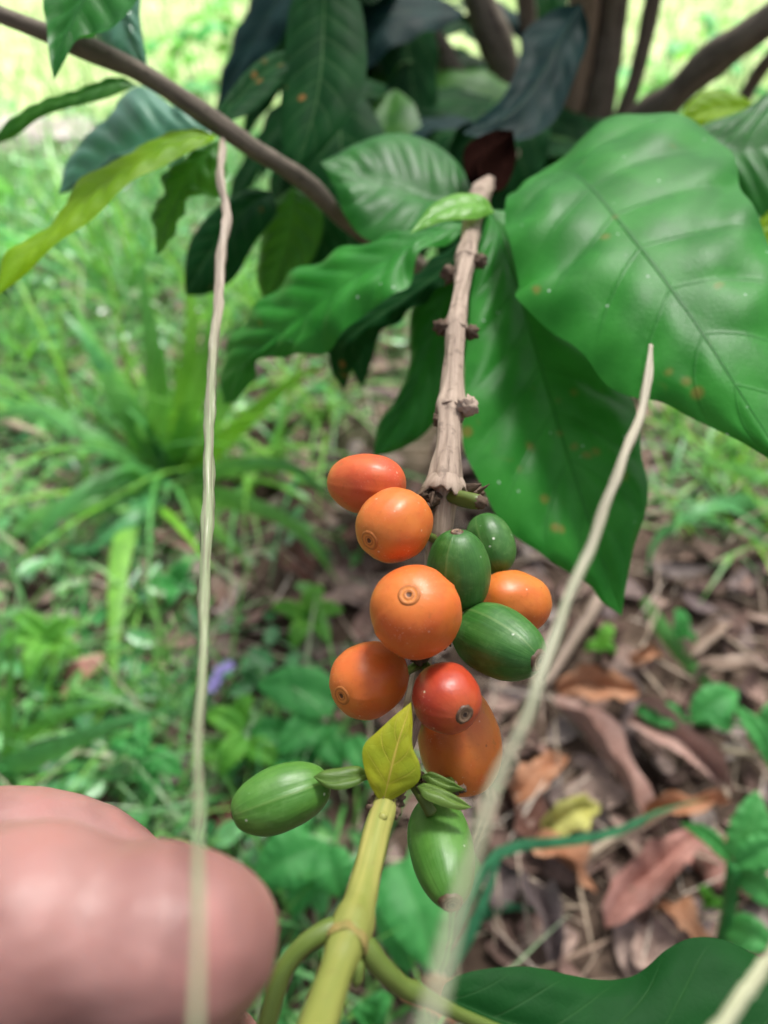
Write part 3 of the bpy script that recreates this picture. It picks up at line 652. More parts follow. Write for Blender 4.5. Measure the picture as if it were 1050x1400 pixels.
hero([(575, 1062, .1205), (595, 1070, .120), (615, 1078, .1195), (636, 1080, .119)], [(590, 1060, .121), (612, 1070, .1205)], [(590, 1078, .119), (612, 1086, .1188)], 'bract', nv=1, NU=20, NV=12, quilt=.0)
# brown scars on the broad leaf
t = NT('rusty scar'); n = t.noise(t.coord('Object'), 900, 3); t.base(t.mix(n, (.20, .07, .03), (.42, .20, .10)), .7, .2); M['scar'] = t.m

# --- more leaves of the shrub round and behind the trunks
r2 = random.Random(11)
spots = [(455, 30, .42), (470, 90, .44), (500, 130, .46), (520, 60, .43), (540, 170, .46), (480, 170, .42), (515, 200, .44), (560, 35, .5), (425, -10, .40), (540, 5, .45), (600, 60, .55), (640, 60, .6), (655, 160, .5), (680, 40, .55),
         (700, 215, .44), (660, 235, .40), (745, 20, .6), (760, 230, .48), (560, 215, .40), (600, 215, .45), (470, 250, .36), (430, 160, .4), (575, 120, .56), (700, 120, .6), (590, 20, .62), (640, 110, .58), (490, 15, .5), (520, 240, .4), (455, 120, .47), (505, 40, .48), (545, 110, .52), (575, 180, .47), (620, 150, .56), (690, 190, .50), (770, 200, .50), (815, 215, .50), (725, 235, .46), (790, 240, .46)]  # last dark leaves added to stand in for deep shade between trunks
for n_, (u, v, d) in enumerate(spots):
    b = px(u, v, d); ang = r2.uniform(-.9, .9)
    out = Vector((math.sin(ang+(-.8 if u < 640 else .6)), -.5*math.cos(ang), -.25)).normalized()
    Ln = r2.uniform(.08, .13)
    mid = [b-out*Ln*.45, b+Vector((0, 0, .012)), b+out*Ln*.4-Vector((0, 0, .012)), b+out*Ln*.62-Vector((0, 0, .035))]
    sd = out.cross(Vector((r2.uniform(-.4, .4), r2.uniform(-.4, .4), 1))).normalized()
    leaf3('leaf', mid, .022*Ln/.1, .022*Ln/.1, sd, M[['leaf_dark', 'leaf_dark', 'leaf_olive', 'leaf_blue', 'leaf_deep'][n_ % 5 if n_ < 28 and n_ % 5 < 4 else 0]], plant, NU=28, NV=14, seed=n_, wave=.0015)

# ---------------------------------------------------------------- dry stalks in front
def stalk(spec, mat, label, endg, seed, n=120, **kw):
    pts, rr = ptube([(u, v, d, w_*.72) for u, v, d, w_ in spec], n)
    last = pts[-1]; dirn = (pts[-1]-pts[-4]).normalized()
    e = Vector((endg[0], endg[1], gz(*endg)))
    tail = [last, last+dirn*.03-Vector((0, 0, .01)), last.lerp(e, .5)+dirn*.03, e]
    tp = spline([tuple(q) for q in tail], 40)[1:]
    pts += tp; rr += [rr[-1]]*len(tp)
    rr = [q*(1+.16*noise.noise(Vector((i*.23, seed, 9)))+(.35*max(0, noise.noise(Vector((i*.5, seed, 2)))-.3))) for i, q in enumerate(rr)]
    pts = [q+Vector((noise.noise(Vector((i*.09, seed, 0))), 0, noise.noise(Vector((i*.09, seed, 5)))))*.0005 for i, q in enumerate(pts)]
    V, Fc, U = tube_data(pts, rr, 20, .35, .25, seed)
    return tag(mesh_obj('dry_stalk', V, Fc, mat, None, U), label, 'dry stalk', 'dry stalks in front of the cherries')
stalk([(304, 180, .2275, 11), (303, 200, .222, 13), (302, 240, .21, 15), (310, 290, .20, 17), (303, 340, .19, 17), (298, 420, .175, 18), (290, 500, .16, 18), (286, 600, .14, 20), (284, 700, .124, 22), (280, 800, .108, 19), (277, 900, .090, 17), (273, 1000, .075, 15), (274, 1080, .065, 14), (270, 1180, .055, 14), (270, 1290, .048, 14), (268, 1420, .043, 15)],
      straw_mat('pale straw greening downwards', (.44, .36, .285), (.25, .30, .17), .07, .13), 'pale dry stalk hanging straight down from the brown branch past the finger', (-.05, -.02), 1)
stalk([(890, 472, .104, 8), (886, 515, .100, 15), (868, 590, .094, 18), (836, 668, .087, 18), (802, 760, .079, 18), (762, 860, .070, 18), (722, 970, .061, 18), (686, 1055, .054, 19), (652, 1150, .048, 20), (612, 1290, .040, 23), (582, 1410, .036, 26)],
      straw_mat('greenish straw', (.44, .40, .30), (.31, .33, .22), .02, .06), 'greenish straw stalk slanting in front of the green cherries, its tip before the broad leaf', (.02, -.04), 2)
stalk([(1075, 1270, .082, 24), (1045, 1320, .070, 24), (1010, 1368, .064, 25), (972, 1425, .059, 27)],
      straw_mat('greenish straw low', (.48, .48, .32), (.38, .40, .25), .0, .05), 'short slanting straw stalk in front of the dark leaf in the lower right corner', (.10, .0), 3)

# ---------------------------------------------------------------- the hand
def hand():
    chains = [
        [(262, 1290, .0755, .0088), (205, 1282, .0752, .0097), (135, 1284, .0765, .0091), (45, 1270, .0742, .0107), (-60, 1288, .077, .0102), (-250, 1350, .084, .0120), (-420, 1440, .091, .0150), (-600, 1540, .095, .0175)],
        [(292, 1330, .107, .0072), (215, 1262, .1075, .0076), (130, 1186, .113, .0082), (60, 1160, .1135, .0085), (-40, 1160, .113, .0088), (-200, 1210, .109, .0092), (-420, 1330, .112, .0105), (-560, 1440, .113, .013)],
        [(300, 1455, .112, .0075), (225, 1400, .1145, .0079), (120, 1345, .117, .0081), (0, 1325, .119, .0085), (-180, 1350, .120, .0092), (-420, 1440, .120, .0108), (-580, 1530, .118, .013)],
        [(250, 1560, .112, .0072), (170, 1510, .117, .0076), (60, 1470, .121, .0079), (-60, 1460, .123, .0082), (-230, 1490, .124, .0090), (-440, 1560, .122, .0108), (-600, 1640, .119, .013)],
        [(170, 1660, .112, .0062), (100, 1620, .117, .0066), (0, 1590, .121, .0068), (-110, 1590, .123, .0072), (-260, 1620, .124, .0082), (-450, 1680, .121, .0102), (-620, 1740, .118, .013)],
        [(-600, 1540, .1, .017), (-640, 1660, .108, .019), (-560, 1560, .110, .014)],
        [(-620, 1600, .108, .019), (-800, 1720, .110, .021), (-1000, 1830, .112, .0215), (-1500, 2080, .116, .026)],
    ]
    V, Fc = [], []
    for ch in chains:
        S = [(px(u, v, d), r_) for u, v, d, r_ in ch]; n_ = 10*len(S)
        pts = spline([tuple(s[0]) for s in S], n_)
        L = [0]; rr = []
        for a, b in zip(S, S[1:]): L.append(L[-1]+(b[0]-a[0]).length)
        for i in range(n_):
            s = L[-1]*i/(n_-1); j = 0
            while j < len(L)-2 and L[j+1] < s: j += 1
            rr.append(lerp(S[j][1], S[j+1][1], min(1, (s-L[j])/max(1e-9, L[j+1]-L[j]))))
        d0 = (pts[0]-pts[1]).normalized(); d1 = (pts[-1]-pts[-2]).normalized()
        hd = [(pts[0]+d0*rr[0]*math.sin(q), rr[0]*math.cos(q)) for q in (1.5, 1.3, 1.0, .7, .35)]
        tl = [(pts[-1]+d1*rr[-1]*math.sin(q), rr[-1]*math.cos(q)) for q in (.35, .7, 1.0, 1.3, 1.5)]
        v_, f_, _u = tube_data([q[0] for q in hd]+pts+[q[0] for q in tl], [q[1] for q in hd]+rr+[q[1] for q in tl], 24)
        k0 = len(V); V += v_; Fc += [tuple(k0+i for i in f) for f in f_]
    me = bpy.data.meshes.new('person'); me.from_pydata([tuple(v) for v in V], [], Fc)
    o = bpy.data.objects.new('person', me); col.objects.link(o)
    md = o.modifiers.new('remesh', 'REMESH'); md.mode = 'VOXEL'; md.voxel_size = .0013
    ms = o.modifiers.new('smooth', 'SMOOTH'); ms.factor = .5; ms.iterations = 9
    dg = bpy.context.evaluated_depsgraph_get()
    m2 = bpy.data.meshes.new_from_object(o.evaluated_get(dg)); o.modifiers.clear(); o.data = m2; m2.name = 'person'
    m2.materials.clear(); m2.materials.append(M['skin']); m2.polygons.foreach_set('use_smooth', [True]*len(m2.polygons))
    new = [v.co+v.normal*(.0007*noise.noise(v.co*90)+.00025*noise.noise(v.co*320)) for v in m2.vertices]   # slight unevenness
    m2.vertices.foreach_set('co', [x for q in new for x in q])
    tag(o, 'bare hand reaching in from the left, thumb and fingertips pinching a green leaf stalk', 'person')
    # thumbnail on the far side of the thumb, index nail facing away
    for (u, v, d, ax, ln, wd) in ((285, 1240, .0815, ((.95, -.12, 0), (.1, .75, -.65)), .0062, .0050), (300, 1352, .1125, ((.7, -.7, 0), (.3, .1, -.95)), .0050, .0040)):
        T = camvec(*ax[0]); N = camvec(*ax[1]); N = (N-T*N.dot(T)).normalized(); B = T.cross(N); c = px(u, v, d); V = []
        for i in range(12):
            for j in range(12):
                x = (i/11-.5)*2; y = (j/11-.5)*2; k = 1-.25*max(0, x)**2-.15*max(0, -x)**2
                V.append(c+T*ln*x+B*wd*y*k*.95-N*(.0022*y*y+.0006*x*x))
        n = mesh_obj('fingernail', V, grid_faces(12, 12), M['nail'])
        n.parent = o
    return o
hand()

# ---------------------------------------------------------------- ground vegetation and litter
def add_blade(V, Fc, base, dirv, ln, wd, bend, r_, segs=5, U=None):
    side = Vector((-dirv.y, dirv.x, 0))
    if side.length < 1e-4: side = Vector((1, 0, 0))
    side.normalize(); side = (Matrix.Rotation(r_.uniform(-.8, .8), 3, 'Z') @ side)
    k0 = len(V); p_ = base.copy(); d = dirv.normalized(); hz = Vector((d.x, d.y, 0))
    hz = hz.normalized() if hz.length > 1e-4 else Vector((1, 0, 0))
    for i in range(segs+1):
        t = i/segs; w_ = wd*(1-t**2.2)*(.55+.45*min(1, t*4))
        V.append(p_-side*w_*.5); V.append(p_+side*w_*.5)
        d = (d+(hz*.6+Vector((0, 0, -1)))*bend/segs*(.4+1.2*t)).normalized()
        p_ = p_+d*ln/segs
    for i in range(segs):
        a = k0+2*i; Fc.append((a, a+1, a+3, a+2))
def green_density(x, y):
    """where the ground is green (0..1): thin under the shrub to the right and in front, thick towards the lawn"""
    u, v = to_px((x, y, 0))
    n = noise.noise(Vector((x*6, y*6, 1)))*.5+noise.noise(Vector((x*15, y*15, 4)))*.35
    d = sm(.62, .95, y)*.9
    d = max(d, sm(.02, -.06, x+.25*(y-.2))*sm(.40, .26, y)*.95)      # green on the near left
    d = max(d, .55*sm(-.10, -.28, x))
    d -= .55*sm(.0, .12, x)*sm(.75, .55, y)
    return d+n*.55
r3 = random.Random(3)
V, Fc = [], []
cnt = 0
while cnt < 11000:
    y = r3.uniform(.02, 1.5); x = r3.uniform(-.55-.35*y, .55+.35*y)
    if r3.random() > green_density(x, y)*.9: continue
    ln = r3.uniform(.03, .13); a = r3.uniform(0, 6.283); el = r3.uniform(.4, 1.4)
    if y > .6: ln *= 1.35
    add_blade(V, Fc, Vector((x, y, gz(x, y)-.002)), Vector((math.cos(a)*math.cos(el), math.sin(a)*math.cos(el), math.sin(el))), ln, r3.uniform(.0014, .0042), r3.uniform(.3, 1.6), r3)
    cnt += 1
tag(mesh_obj('grass', V, Fc, M['grass']), 'short green grass growing under and around the shrub', 'grass', kind='stuff')
V, Fc = [], []
for _ in range(9000):
    y = 1.25+2.6*r3.random()**1.2; x = r3.uniform(-.7-.5*y, .7+.5*y); y += .15*noise.noise(Vector((x*3, 0, 0)))
    ln = r3.uniform(.03, .10); a = r3.uniform(0, 6.283); el = r3.uniform(.6, 1.5)
    add_blade(V, Fc, Vector((x, y, gz(x, y)-.002)), Vector((math.cos(a)*math.cos(el), math.sin(a)*math.cos(el), math.sin(el))), ln, r3.uniform(.003, .008), r3.uniform(.3, 1.4), r3, 4)
tag(mesh_obj('lawn_grass', V, Fc, M['grass_lit']), 'lawn grass beyond the shrub, open daylight put into its pale colour', 'grass', kind='stuff')
def oval(V, Fc, c, dirv, nrm, ln, wd, curl=0.0, n=7):
    s = dirv.cross(nrm).normalized(); nrm = s.cross(dirv).normalized(); k0 = len(V)
    for i in range(n):
        t = i/(n-1); w_ = wd*math.sin(math.pi*(.06+.9*t))**.8; b = c+dirv*ln*(t-.5)+nrm*curl*ln*((t-.5)**2)*2
        V.append(b-s*w_+nrm*w_*.35*(1+curl)); V.append(b); V.append(b+s*w_+nrm*w_*.35*(1+curl))
    for i in range(n-1):
        a = k0+3*i; Fc.append((a, a+1, a+4, a+3)); Fc.append((a+1, a+2, a+5, a+4))
V, Fc = [], []; cnt = 0
while cnt < 5000:
    y = r3.uniform(.02, 1.6); x = r3.uniform(-.5-.35*y, .5+.35*y)
    if r3.random() > green_density(x, y)*.8+.06: continue
    a = r3.uniform(0, 6.283); dv = Vector((math.cos(a), math.sin(a), r3.uniform(-.2, .5))).normalized()
    oval(V, Fc, Vector((x, y, gz(x, y)+r3.uniform(.004, .035))), dv, Vector((r3.uniform(-.4, .4), r3.uniform(-.6, .2), 1)), r3.uniform(.008, .026), r3.uniform(.003, .007))
    cnt += 1
tag(mesh_obj('ground_cover', V, Fc, M['cover']), 'low small leaved ground cover', 'ground cover', kind='stuff')
V, Fc = [], []
for _ in range(3000):
    y = r3.uniform(.0, 1.2); x = r3.uniform(-.5-.3*y, .5+.3*y)
    if green_density(x, y) > .75 and r3.random() < .75: continue
    a = r3.uniform(0, 6.283); dv = Vector((math.cos(a), math.sin(a), r3.uniform(-.25, .25))).normalized()
    oval(V, Fc, Vector((x, y, gz(x, y)+r3.uniform(.001, .009))), dv, Vector((r3.uniform(-.6, .6), r3.uniform(-.6, .6), 1)), r3.uniform(.012, .048), r3.uniform(.004, .011), r3.uniform(-.6, .9))
tag(mesh_obj('leaf_litter', V, Fc, M['litter']), 'brown broken leaf litter on the soil', 'leaf litter', kind='stuff')
V, Fc = [], []
for _ in range(2600):
    y = r3.uniform(.0, 1.1); x = r3.uniform(-.5-.3*y, .5+.3*y)
    if green_density(x, y) > .7 and r3.random() < .7: continue
    a = r3.uniform(0, 6.283); dv = Vector((math.cos(a), math.sin(a), r3.uniform(-.12, .3))); ln = r3.uniform(.02, .085)
    add_blade(V, Fc, Vector((x, y, gz(x, y)+r3.uniform(.002, .022))), dv, ln, r3.uniform(.0008, .0024), r3.uniform(-.1, .35), r3, 3)
tag(mesh_obj('straw_litter', V, Fc, M['strawbits']), 'thin dry straw strewn over the soil', 'straw', kind='stuff')

# --- single fallen leaves
def dead_mat(name, c1, c2):
    t = NT(name); ob = t.coord('Object'); n = t.noise(ob, 70, 4); n2 = t.noise(ob, 500, 3)
    t.base(t.mix(n2, t.mix(t.map(n, .35, .65), c1, c2), tuple(q*.45 for q in c1)), .7, .25); t.bump(n2, .4, .001); return t.m
DM = {'orange': dead_mat('orange brown dead leaf', (.50, .22, .11), (.60, .33, .20)), 'pink': dead_mat('pinkish brown dead leaf', (.46, .27, .22), (.60, .41, .35)),
      'red': dead_mat('reddish dead leaf', (.42, .19, .15), (.54, .30, .25)), 'tan': dead_mat('tan dead leaf', (.40, .29, .22), (.52, .41, .33)),
      'grey': dead_mat('grey dead leaf', (.13, .10, .10), (.22, .17, .16)), 'yellow': dead_mat('yellow fallen leaf', (.52, .50, .12), (.62, .60, .20)), 'dark': dead_mat('dark brown dead leaf', (.12, .055, .04), (.20, .09, .06))}
def dead(a, b, wpx, mat, curl, label, lift=.008, arch=.010, seed=0, wv=.003):
    A = gp(*a, lift); B = gp(*b, lift); d = (A-CAM).dot(FWD)
    mid_ = A.lerp(B, .5)+Vector((0, 0, arch)); T = (B-A).normalized(); s = T.cross(Vector((0, 0, 1))).normalized()
    s = (Matrix.Rotation(.5*math.sin(seed*2.1), 3, T) @ s)
    o = leaf3('dead_leaf', [A, A.lerp(mid_, .5)+Vector((0, 0, arch*.3))+s*.003*math.sin(seed*5), mid_, mid_.lerp(B, .5), B], wpx*d/F*.50, wpx*d/F*.50, s, DM[mat], None, lift=curl*1.4, rag=.42, NU=44, NV=16, wave=wv*1.3, wn=2.3, seed=seed, quilt=.0006)
    tag(o, label, 'dead leaf', 'fallen dead leaves on the soil'); return o
dead((762, 950), (875, 948), 52, 'orange', .010, 'orange brown dead leaf just right of the slanting straw, highest of the bright ones', seed=1)
dead((752, 955), (905, 1145), 46, 'pink', .014, 'long pinkish brown dead leaf curled like a trough, running down from the orange one', lift=.012, seed=2, arch=.004)
dead((690, 1100), (778, 1035), 46, 'orange', .006, 'orange brown dead leaf lying behind the slanting straw', lift=.005, seed=3)
dead((738, 1132), (824, 1104), 52, 'yellow', .004, 'yellow fallen leaf lying on the brown litter', lift=.013, seed=4, wv=.001)
dead((722, 1160), (815, 1222), 52, 'orange', .008, 'orange brown dead leaf directly below the yellow fallen leaf', seed=5)
dead((828, 1268), (955, 1135), 60, 'red', .012, 'reddish brown dead leaf with an upturned rim above the dark leaf', lift=.012, seed=6)
dead((930, 1160), (1062, 1232), 74, 'red', -.004, 'broad flat reddish dead leaf beside the right edge weed', lift=.004, seed=7)
dead((898, 1235), (968, 1310), 52, 'orange', .004, 'orange dead leaf half behind the dark green leaf', seed=8)
dead((728, 1205), (758, 1330), 44, 'grey', .012, 'dark grey curled dead leaf on the bare soil', lift=.010, seed=9)
dead((858, 990), (1000, 1085), 46, 'pink', .016, 'arched tan pink dead leaf below the glossy weed', lift=.010, arch=.018, seed=10)
dead((945, 935), (1062, 918), 30, 'tan', .008, 'pale tan dead leaf near the right edge', seed=11)
dead((935, 905), (998, 852), 26, 'tan', .008, 'small pale dead leaf pointing up beside the thin grass blade', seed=12)
dead((862, 905), (900, 898), 22, 'orange', .004, 'tiny orange dead leaf above the glossy weed', seed=13)
dead((700, 1105), (745, 1180), 60, 'dark', .010, 'dark brown dead leaf under the yellow fallen leaf', lift=.002, seed=14)
dead((872, 1130), (1000, 1095), 34, 'orange', .010, 'rolled brown dead leaf behind the reddish upturned one', lift=.008, seed=15)
dead((282, 1145), (348, 1105), 40, 'dark', .008, 'dark brown dead leaf between the thumb and the lone green cherry', seed=16)
dead((455, 735), (555, 770), 56, 'dark', .006, 'dark reddish dead leaf behind the orange cherries', seed=17)
dead((150, 905), (85, 962), 46, 'red', .004, 'dark red dead leaf among the grass on the left', seed=18)
dead((205, 735), (290, 770), 22, 'pink', .006, 'narrow pinkish dead leaf under the big grass tuft', seed=19)
dead((330, 860), (470, 838), 24, 'pink', .006, 'narrow brown dead leaf on bare soil left of the cherries', seed=20)
dead((380, 760), (430, 800), 46, 'dark', .006, 'crumpled dark brown leaf on bare soil behind the straight stalk', seed=21)
dead((655, 690), (690, 672), 40, 'pink', .004, 'pinkish dead leaf showing behind the cut fruit stalk', seed=22)
dead((1010, 985), (1065, 1045), 40, 'dark', .006, 'dark brown dead leaf at the right edge of the soil', seed=23)
dead((560, 1350), (640, 1400), 46, 'orange', .006, 'orange dead leaf low between the green leaf stalks', seed=24)
# --- sticks
def stick(a, b, wpx, mat, label, lift=.012, seed=0, lift2=None):
    A = gp(*a, lift); B = gp(*b, lift if lift2 is None else lift2); d = (A-CAM).dot(FWD); n = 24
    q = Vector((noise.noise(Vector((seed, 1, 0))), noise.noise(Vector((seed, 2, 0))), 0))*.012
    pts = spline([A, A.lerp(B, .35)+q, A.lerp(B, .7)-q*.5, B], n); V, Fc, U = tube_data(pts, [wpx*d/F/2*(1-.4*i/n) for i in range(n)], 8, .1, .3, seed)
    tag(mesh_obj('stick', V, Fc, mat, None, U), label, 'dry stick', 'dry sticks on the soil')
S1 = straw_mat('pale stick', (.52, .42, .30), (.46, .36, .26), 0, .1); S2 = M['bark_dark']
stick((785, 1180), (905, 1105), 12, S1, 'pale straw stick crossing the dark curved grass blade', .016, 1)
stick((508, 1238), (606, 1340), 12, S1, 'pale straw stick right of the green shoot', .02, 2)
stick((800, 965), (860, 1055), 12, S1, 'grey white straw beside the long curled dead leaf', .018, 3)
stick((832, 800), (745, 935), 18, M['bark'], 'greyish stick behind the slanting straw', .01, 4, .02)
stick((965, 1030), (995, 1090), 12, S1, 'short pale stick at the right', .014, 5)
stick((985, 1025), (1070, 1040), 10, S1, 'thin pale stick touching the right edge', .012, 6)
stick((0, 575), (60, 595), 14, S1, 'pale stick among grass at the left edge', .03, 7)
stick((690, 880), (800, 1010), 8, S1, 'thin straw under the large green cherry', .008, 8)

# --- grass tufts and single blades
def pblade(V, Fc, spec, wpx, segs=16):
    """a grass blade through (u, v, height above ground)"""
    pts = spline([gp(u, v, h) for u, v, h in spec], segs+1); k0 = len(V); wpx = wpx*1.45
    for i, q in enumerate(pts):
        t = i/segs; T = (pts[min(i+1, segs)]-pts[max(i-1, 0)]).normalized(); s = T.cross(CAM-q).normalized()
        s = (Matrix.Rotation(.35, 3, T) @ s); d = (q-CAM).dot(FWD); w_ = wpx*d/F*.5*(1-t**2.5)*(.6+.4*min(1, t*4)); N = T.cross(s)
        V += [q-s*w_, q-N*w_*.25, q+s*w_]
    for i in range(segs):
        a = k0+3*i; Fc += [(a, a+1, a+4, a+3), (a+1, a+2, a+5, a+4)]
def tuft(label, blades, wild=None, group='grass tufts on the ground', mat='tuft', name='grass_tuft'):
    V, Fc = [], []
    for sp, w_ in blades: pblade(V, Fc, sp, w_)
    if wild:
        (u, v), n_, l0, l1, w0, w1, e0, e1, sd = wild; b = gp(u, v); rr_ = random.Random(sd)
        for _ in range(n_):
            a = rr_.uniform(0, 6.283); el = rr_.uniform(e0, e1); o_ = Vector((rr_.gauss(0, .018), rr_.gauss(0, .018), 0)); c = b+o_; c.z = gz(c.x, c.y)-.002
            add_blade(V, Fc, c, Vector((math.cos(a)*math.cos(el), math.sin(a)*math.cos(el), math.sin(el))), rr_.uniform(l0, l1), rr_.uniform(w0, w1), rr_.uniform(.3, 1.5), rr_, 9)
    return tag(mesh_obj(name, V, Fc, M[mat]), label, 'grass tuft', group)
tuft('big tuft of broad bright grass blades left of the straight pale stalk',
     [([(225, 650, 0), (180, 560, .07), (120, 470, .13), (85, 425, .15)], 24), ([(235, 630, 0), (190, 590, .05), (150, 520, .10), (95, 400, .16)], 26), ([(220, 640, 0), (215, 520, .1), (200, 420, .16), (195, 340, .2)], 26),
      ([(240, 640, 0), (255, 520, .1), (262, 430, .15), (240, 350, .19)], 24), ([(230, 660, 0), (150, 690, .03), (60, 700, .04), (-20, 770, .01)], 22), ([(235, 665, 0), (170, 650, .05), (80, 700, .05), (20, 790, .01)], 22),
      ([(250, 670, 0), (340, 690, .06), (410, 725, .05), (465, 800, .01)], 22), ([(185, 690, .02), (165, 760, .03), (157, 860, .03), (155, 960, .02)], 22), ([(245, 660, 0), (310, 640, .05), (400, 640, .06), (470, 700, .03)], 20),
      ([(250, 655, 0), (330, 580, .06), (400, 520, .09), (450, 500, .09)], 20), ([(245, 645, 0), (300, 560, .08), (340, 480, .12), (400, 420, .12)], 22), ([(240, 660, 0), (290, 720, .03), (330, 760, .02), (350, 800, 0)], 18),
      ([(225, 655, 0), (130, 600, .06), (50, 560, .07), (-30, 580, .04)], 20), ([(230, 650, 0), (280, 500, .12), (290, 400, .17), (270, 330, .2)], 22), ([(215, 660, 0), (190, 700, .03), (120, 750, .02), (60, 740, .02)], 18)],
     ((228, 640), 40, .12, .26, .004, .009, .5, 1.45, 5))
tuft('small grass tuft at the left edge above the hand', [([(-20, 1060, .01), (60, 1030, .05), (160, 990, .08), (255, 965, .08)], 24), ([(-20, 1040, .0), (80, 980, .05), (180, 960, .06)], 18), ([(10, 1080, 0), (12, 960, .07), (20, 850, .12)], 12)],
     ((40, 1000), 34, .06, .14, .0015, .004, .6, 1.4, 6))
tuft('grass tuft behind the hanging broad leaf at the right edge', [([(1060, 690, 0), (980, 690, .04), (900, 735, .02), (885, 790, 0)], 18), ([(1070, 660, 0), (1000, 640, .05), (930, 620, .06)], 16), ([(880, 820, 0), (920, 880, .01), (985, 955, .01), (1045, 1010, 0)], 16)],
     ((985, 650), 34, .06, .16, .003, .006, .4, 1.3, 7))
tuft('bent dark grass blade lying across the litter under the slanting straw', [([(560, 1360, 0), (620, 1270, .03), (660, 1190, .05), (700, 1158, .05), (780, 1150, .05), (850, 1135, .04), (905, 1108, .03), (975, 1090, .02)], 12), ([(570, 1370, 0), (640, 1280, .03), (690, 1155, .06)], 15), ([(640, 1260, 0), (690, 1240, .01), (735, 1245, 0)], 10)], mat='blade')
tuft('grass tuft beyond the gap between long wavy leaf and branch', [], ((440, 560), 30, .08, .18, .003, .006, .4, 1.3, 8))
tuft('loose grass tuft at upper left by the stone', [], ((70, 330), 44, .10, .24, .003, .007, .5, 1.4, 9))
tuft('tall light grass tuft behind the yellow green leaf', [], ((180, 420), 44, .12, .26, .004, .008, .7, 1.5, 10))
tuft('light grass tuft behind the dark hanging leaves', [], ((330, 440), 40, .12, .24, .004, .008, .6, 1.4, 12))
tuft('fine grass tuft left of the big broad bladed tuft', [], ((110, 600), 46, .08, .22, .003, .007, .3, 1.3, 14))
tuft('low grass tuft right of the straight stalk, below the long wavy leaf', [], ((360, 640), 40, .08, .20, .003, .007, .3, 1.2, 15))
tuft('pale grass tuft at the left edge under the yellow green leaf', [], ((20, 500), 46, .10, .24, .003, .007, .4, 1.4, 16))
tuft('spreading grass tuft on the litter at the right edge, under the first one', [], ((1035, 740), 34, .08, .18, .003, .006, .3, 1.1, 17))
tuft('short pale grass tuft right beside the tip of the hanging broad leaf', [], ((920, 700), 26, .05, .13, .003, .006, .3, 1.1, 18))
tuft('grass tuft at the far right under the broad leaf', [], ((930, 600), 36, .08, .18, .003, .006, .5, 1.3, 13))

# --- broad-leaved weeds
heart = lambda t: (math.sin(math.pi*min(1, t*.92+.08))**.55)*(1-.45*t)
lance = lambda t: math.sin(math.pi*t**.8)**.9
def weed(label, base, leaves, mat='weed', prof=heart, stem_w=.0022):
    b = gp(*base); b.z = gz(b.x, b.y)
    r_ = thing('weed_plant', b, label, 'weed', 'weeds on the ground')
    for k, (u0, v0, h0, u1, v1, h1, wpx) in enumerate(leaves):
        A = gp(u0, v0, h0); B = gp(u1, v1, h1); d = (A-CAM).dot(FWD); T = (B-A).normalized(); s = T.cross(Vector((0, -.3, 1))).normalized()
        leaf3('leaf', [A, A.lerp(B, .5)+Vector((0, 0, .006)), B], wpx*d/F*.5, wpx*d/F*.5, s, M[mat], r_, prof=prof, lift=.002, NU=26, NV=14, nv=6, seed=k, quilt=.0008, wave=.001)
        pts = spline([b, b.lerp(A, .5)+Vector((0, 0, .006)), A], 12); V, Fc, U = tube_data(pts, [stem_w*.5]*12, 8, .05, .05, k)
        mesh_obj('stalk', V, Fc, M['weed'], r_, U)
    return r_
weed('pale heart leaved weed below the lone green cherry', (430, 1190), [(430, 1160, .06, 350, 1205, .055, 92), (445, 1165, .06, 465, 1225, .05, 70), (420, 1120, .05, 330, 1130, .045, 50), (440, 1150, .05, 400, 1250, .04, 60)])
weed('broad leaved weed behind the cherry with its scar down', (580, 1240), [(545, 1180, .06, 600, 1330, .05, 110), (560, 1160, .05, 660, 1200, .04, 70), (530, 1230, .04, 560, 1330, .03, 66)])
weed('round leaved weed below the left orange cherry', (420, 960), [(460, 960, .05, 352, 935, .05, 80), (440, 990, .04, 380, 1030, .04, 60), (430, 1000, .03, 470, 1050, .03, 56), (400, 1010, .03, 340, 1000, .03, 48), (420, 1050, .03, 360, 1075, .02, 50), (480, 1010, .04, 510, 1080, .03, 44)])
weed('small toothed weed left of the round leaved one', (330, 1010), [(330, 1000, .04, 280, 975, .04, 40), (335, 1010, .04, 300, 1060, .03, 44), (340, 1020, .03, 385, 1050, .03, 42), (325, 990, .03, 345, 950, .04, 36), (320, 1030, .02, 260, 1040, .02, 36)], 'weed_lime')
weed('upright weed with pointed leaves at the right edge', (985, 1300), [(1008, 1180, .07, 1035, 1080, .09, 56), (1005, 1185, .07, 1075, 1150, .08, 46), (1000, 1180, .07, 930, 1125, .07, 24), (1002, 1195, .06, 1060, 1240, .05, 40), (990, 1270, .02, 1060, 1300, .03, 50)], prof=lance, stem_w=.006)
weed('glossy leaved weed on the litter at the right', (960, 985), [(900, 985, .03, 868, 972, .03, 30), (935, 985, .035, 880, 985, .03, 34), (945, 985, .035, 1010, 945, .04, 50), (960, 975, .035, 1000, 1000, .03, 36), (1005, 965, .04, 1060, 1060, .02, 28), (1040, 1000, .03, 1065, 960, .04, 30)], prof=lance)
weed('two leaved seedling behind the straight pale stalk', (240, 810), [(240, 800, .02, 262, 770, .03, 36), (238, 805, .02, 200, 800, .025, 30), (245, 808, .02, 230, 830, .02, 24)])
weed('small weed on bare soil left of the largest cherry', (420, 850), [(420, 840, .02, 440, 800, .03, 36), (425, 845, .02, 470, 835, .03, 34), (415, 845, .02, 370, 830, .03, 30), (420, 850, .02, 400, 890, .02, 34), (430, 850, .02, 450, 880, .02, 28)], 'weed_lime')
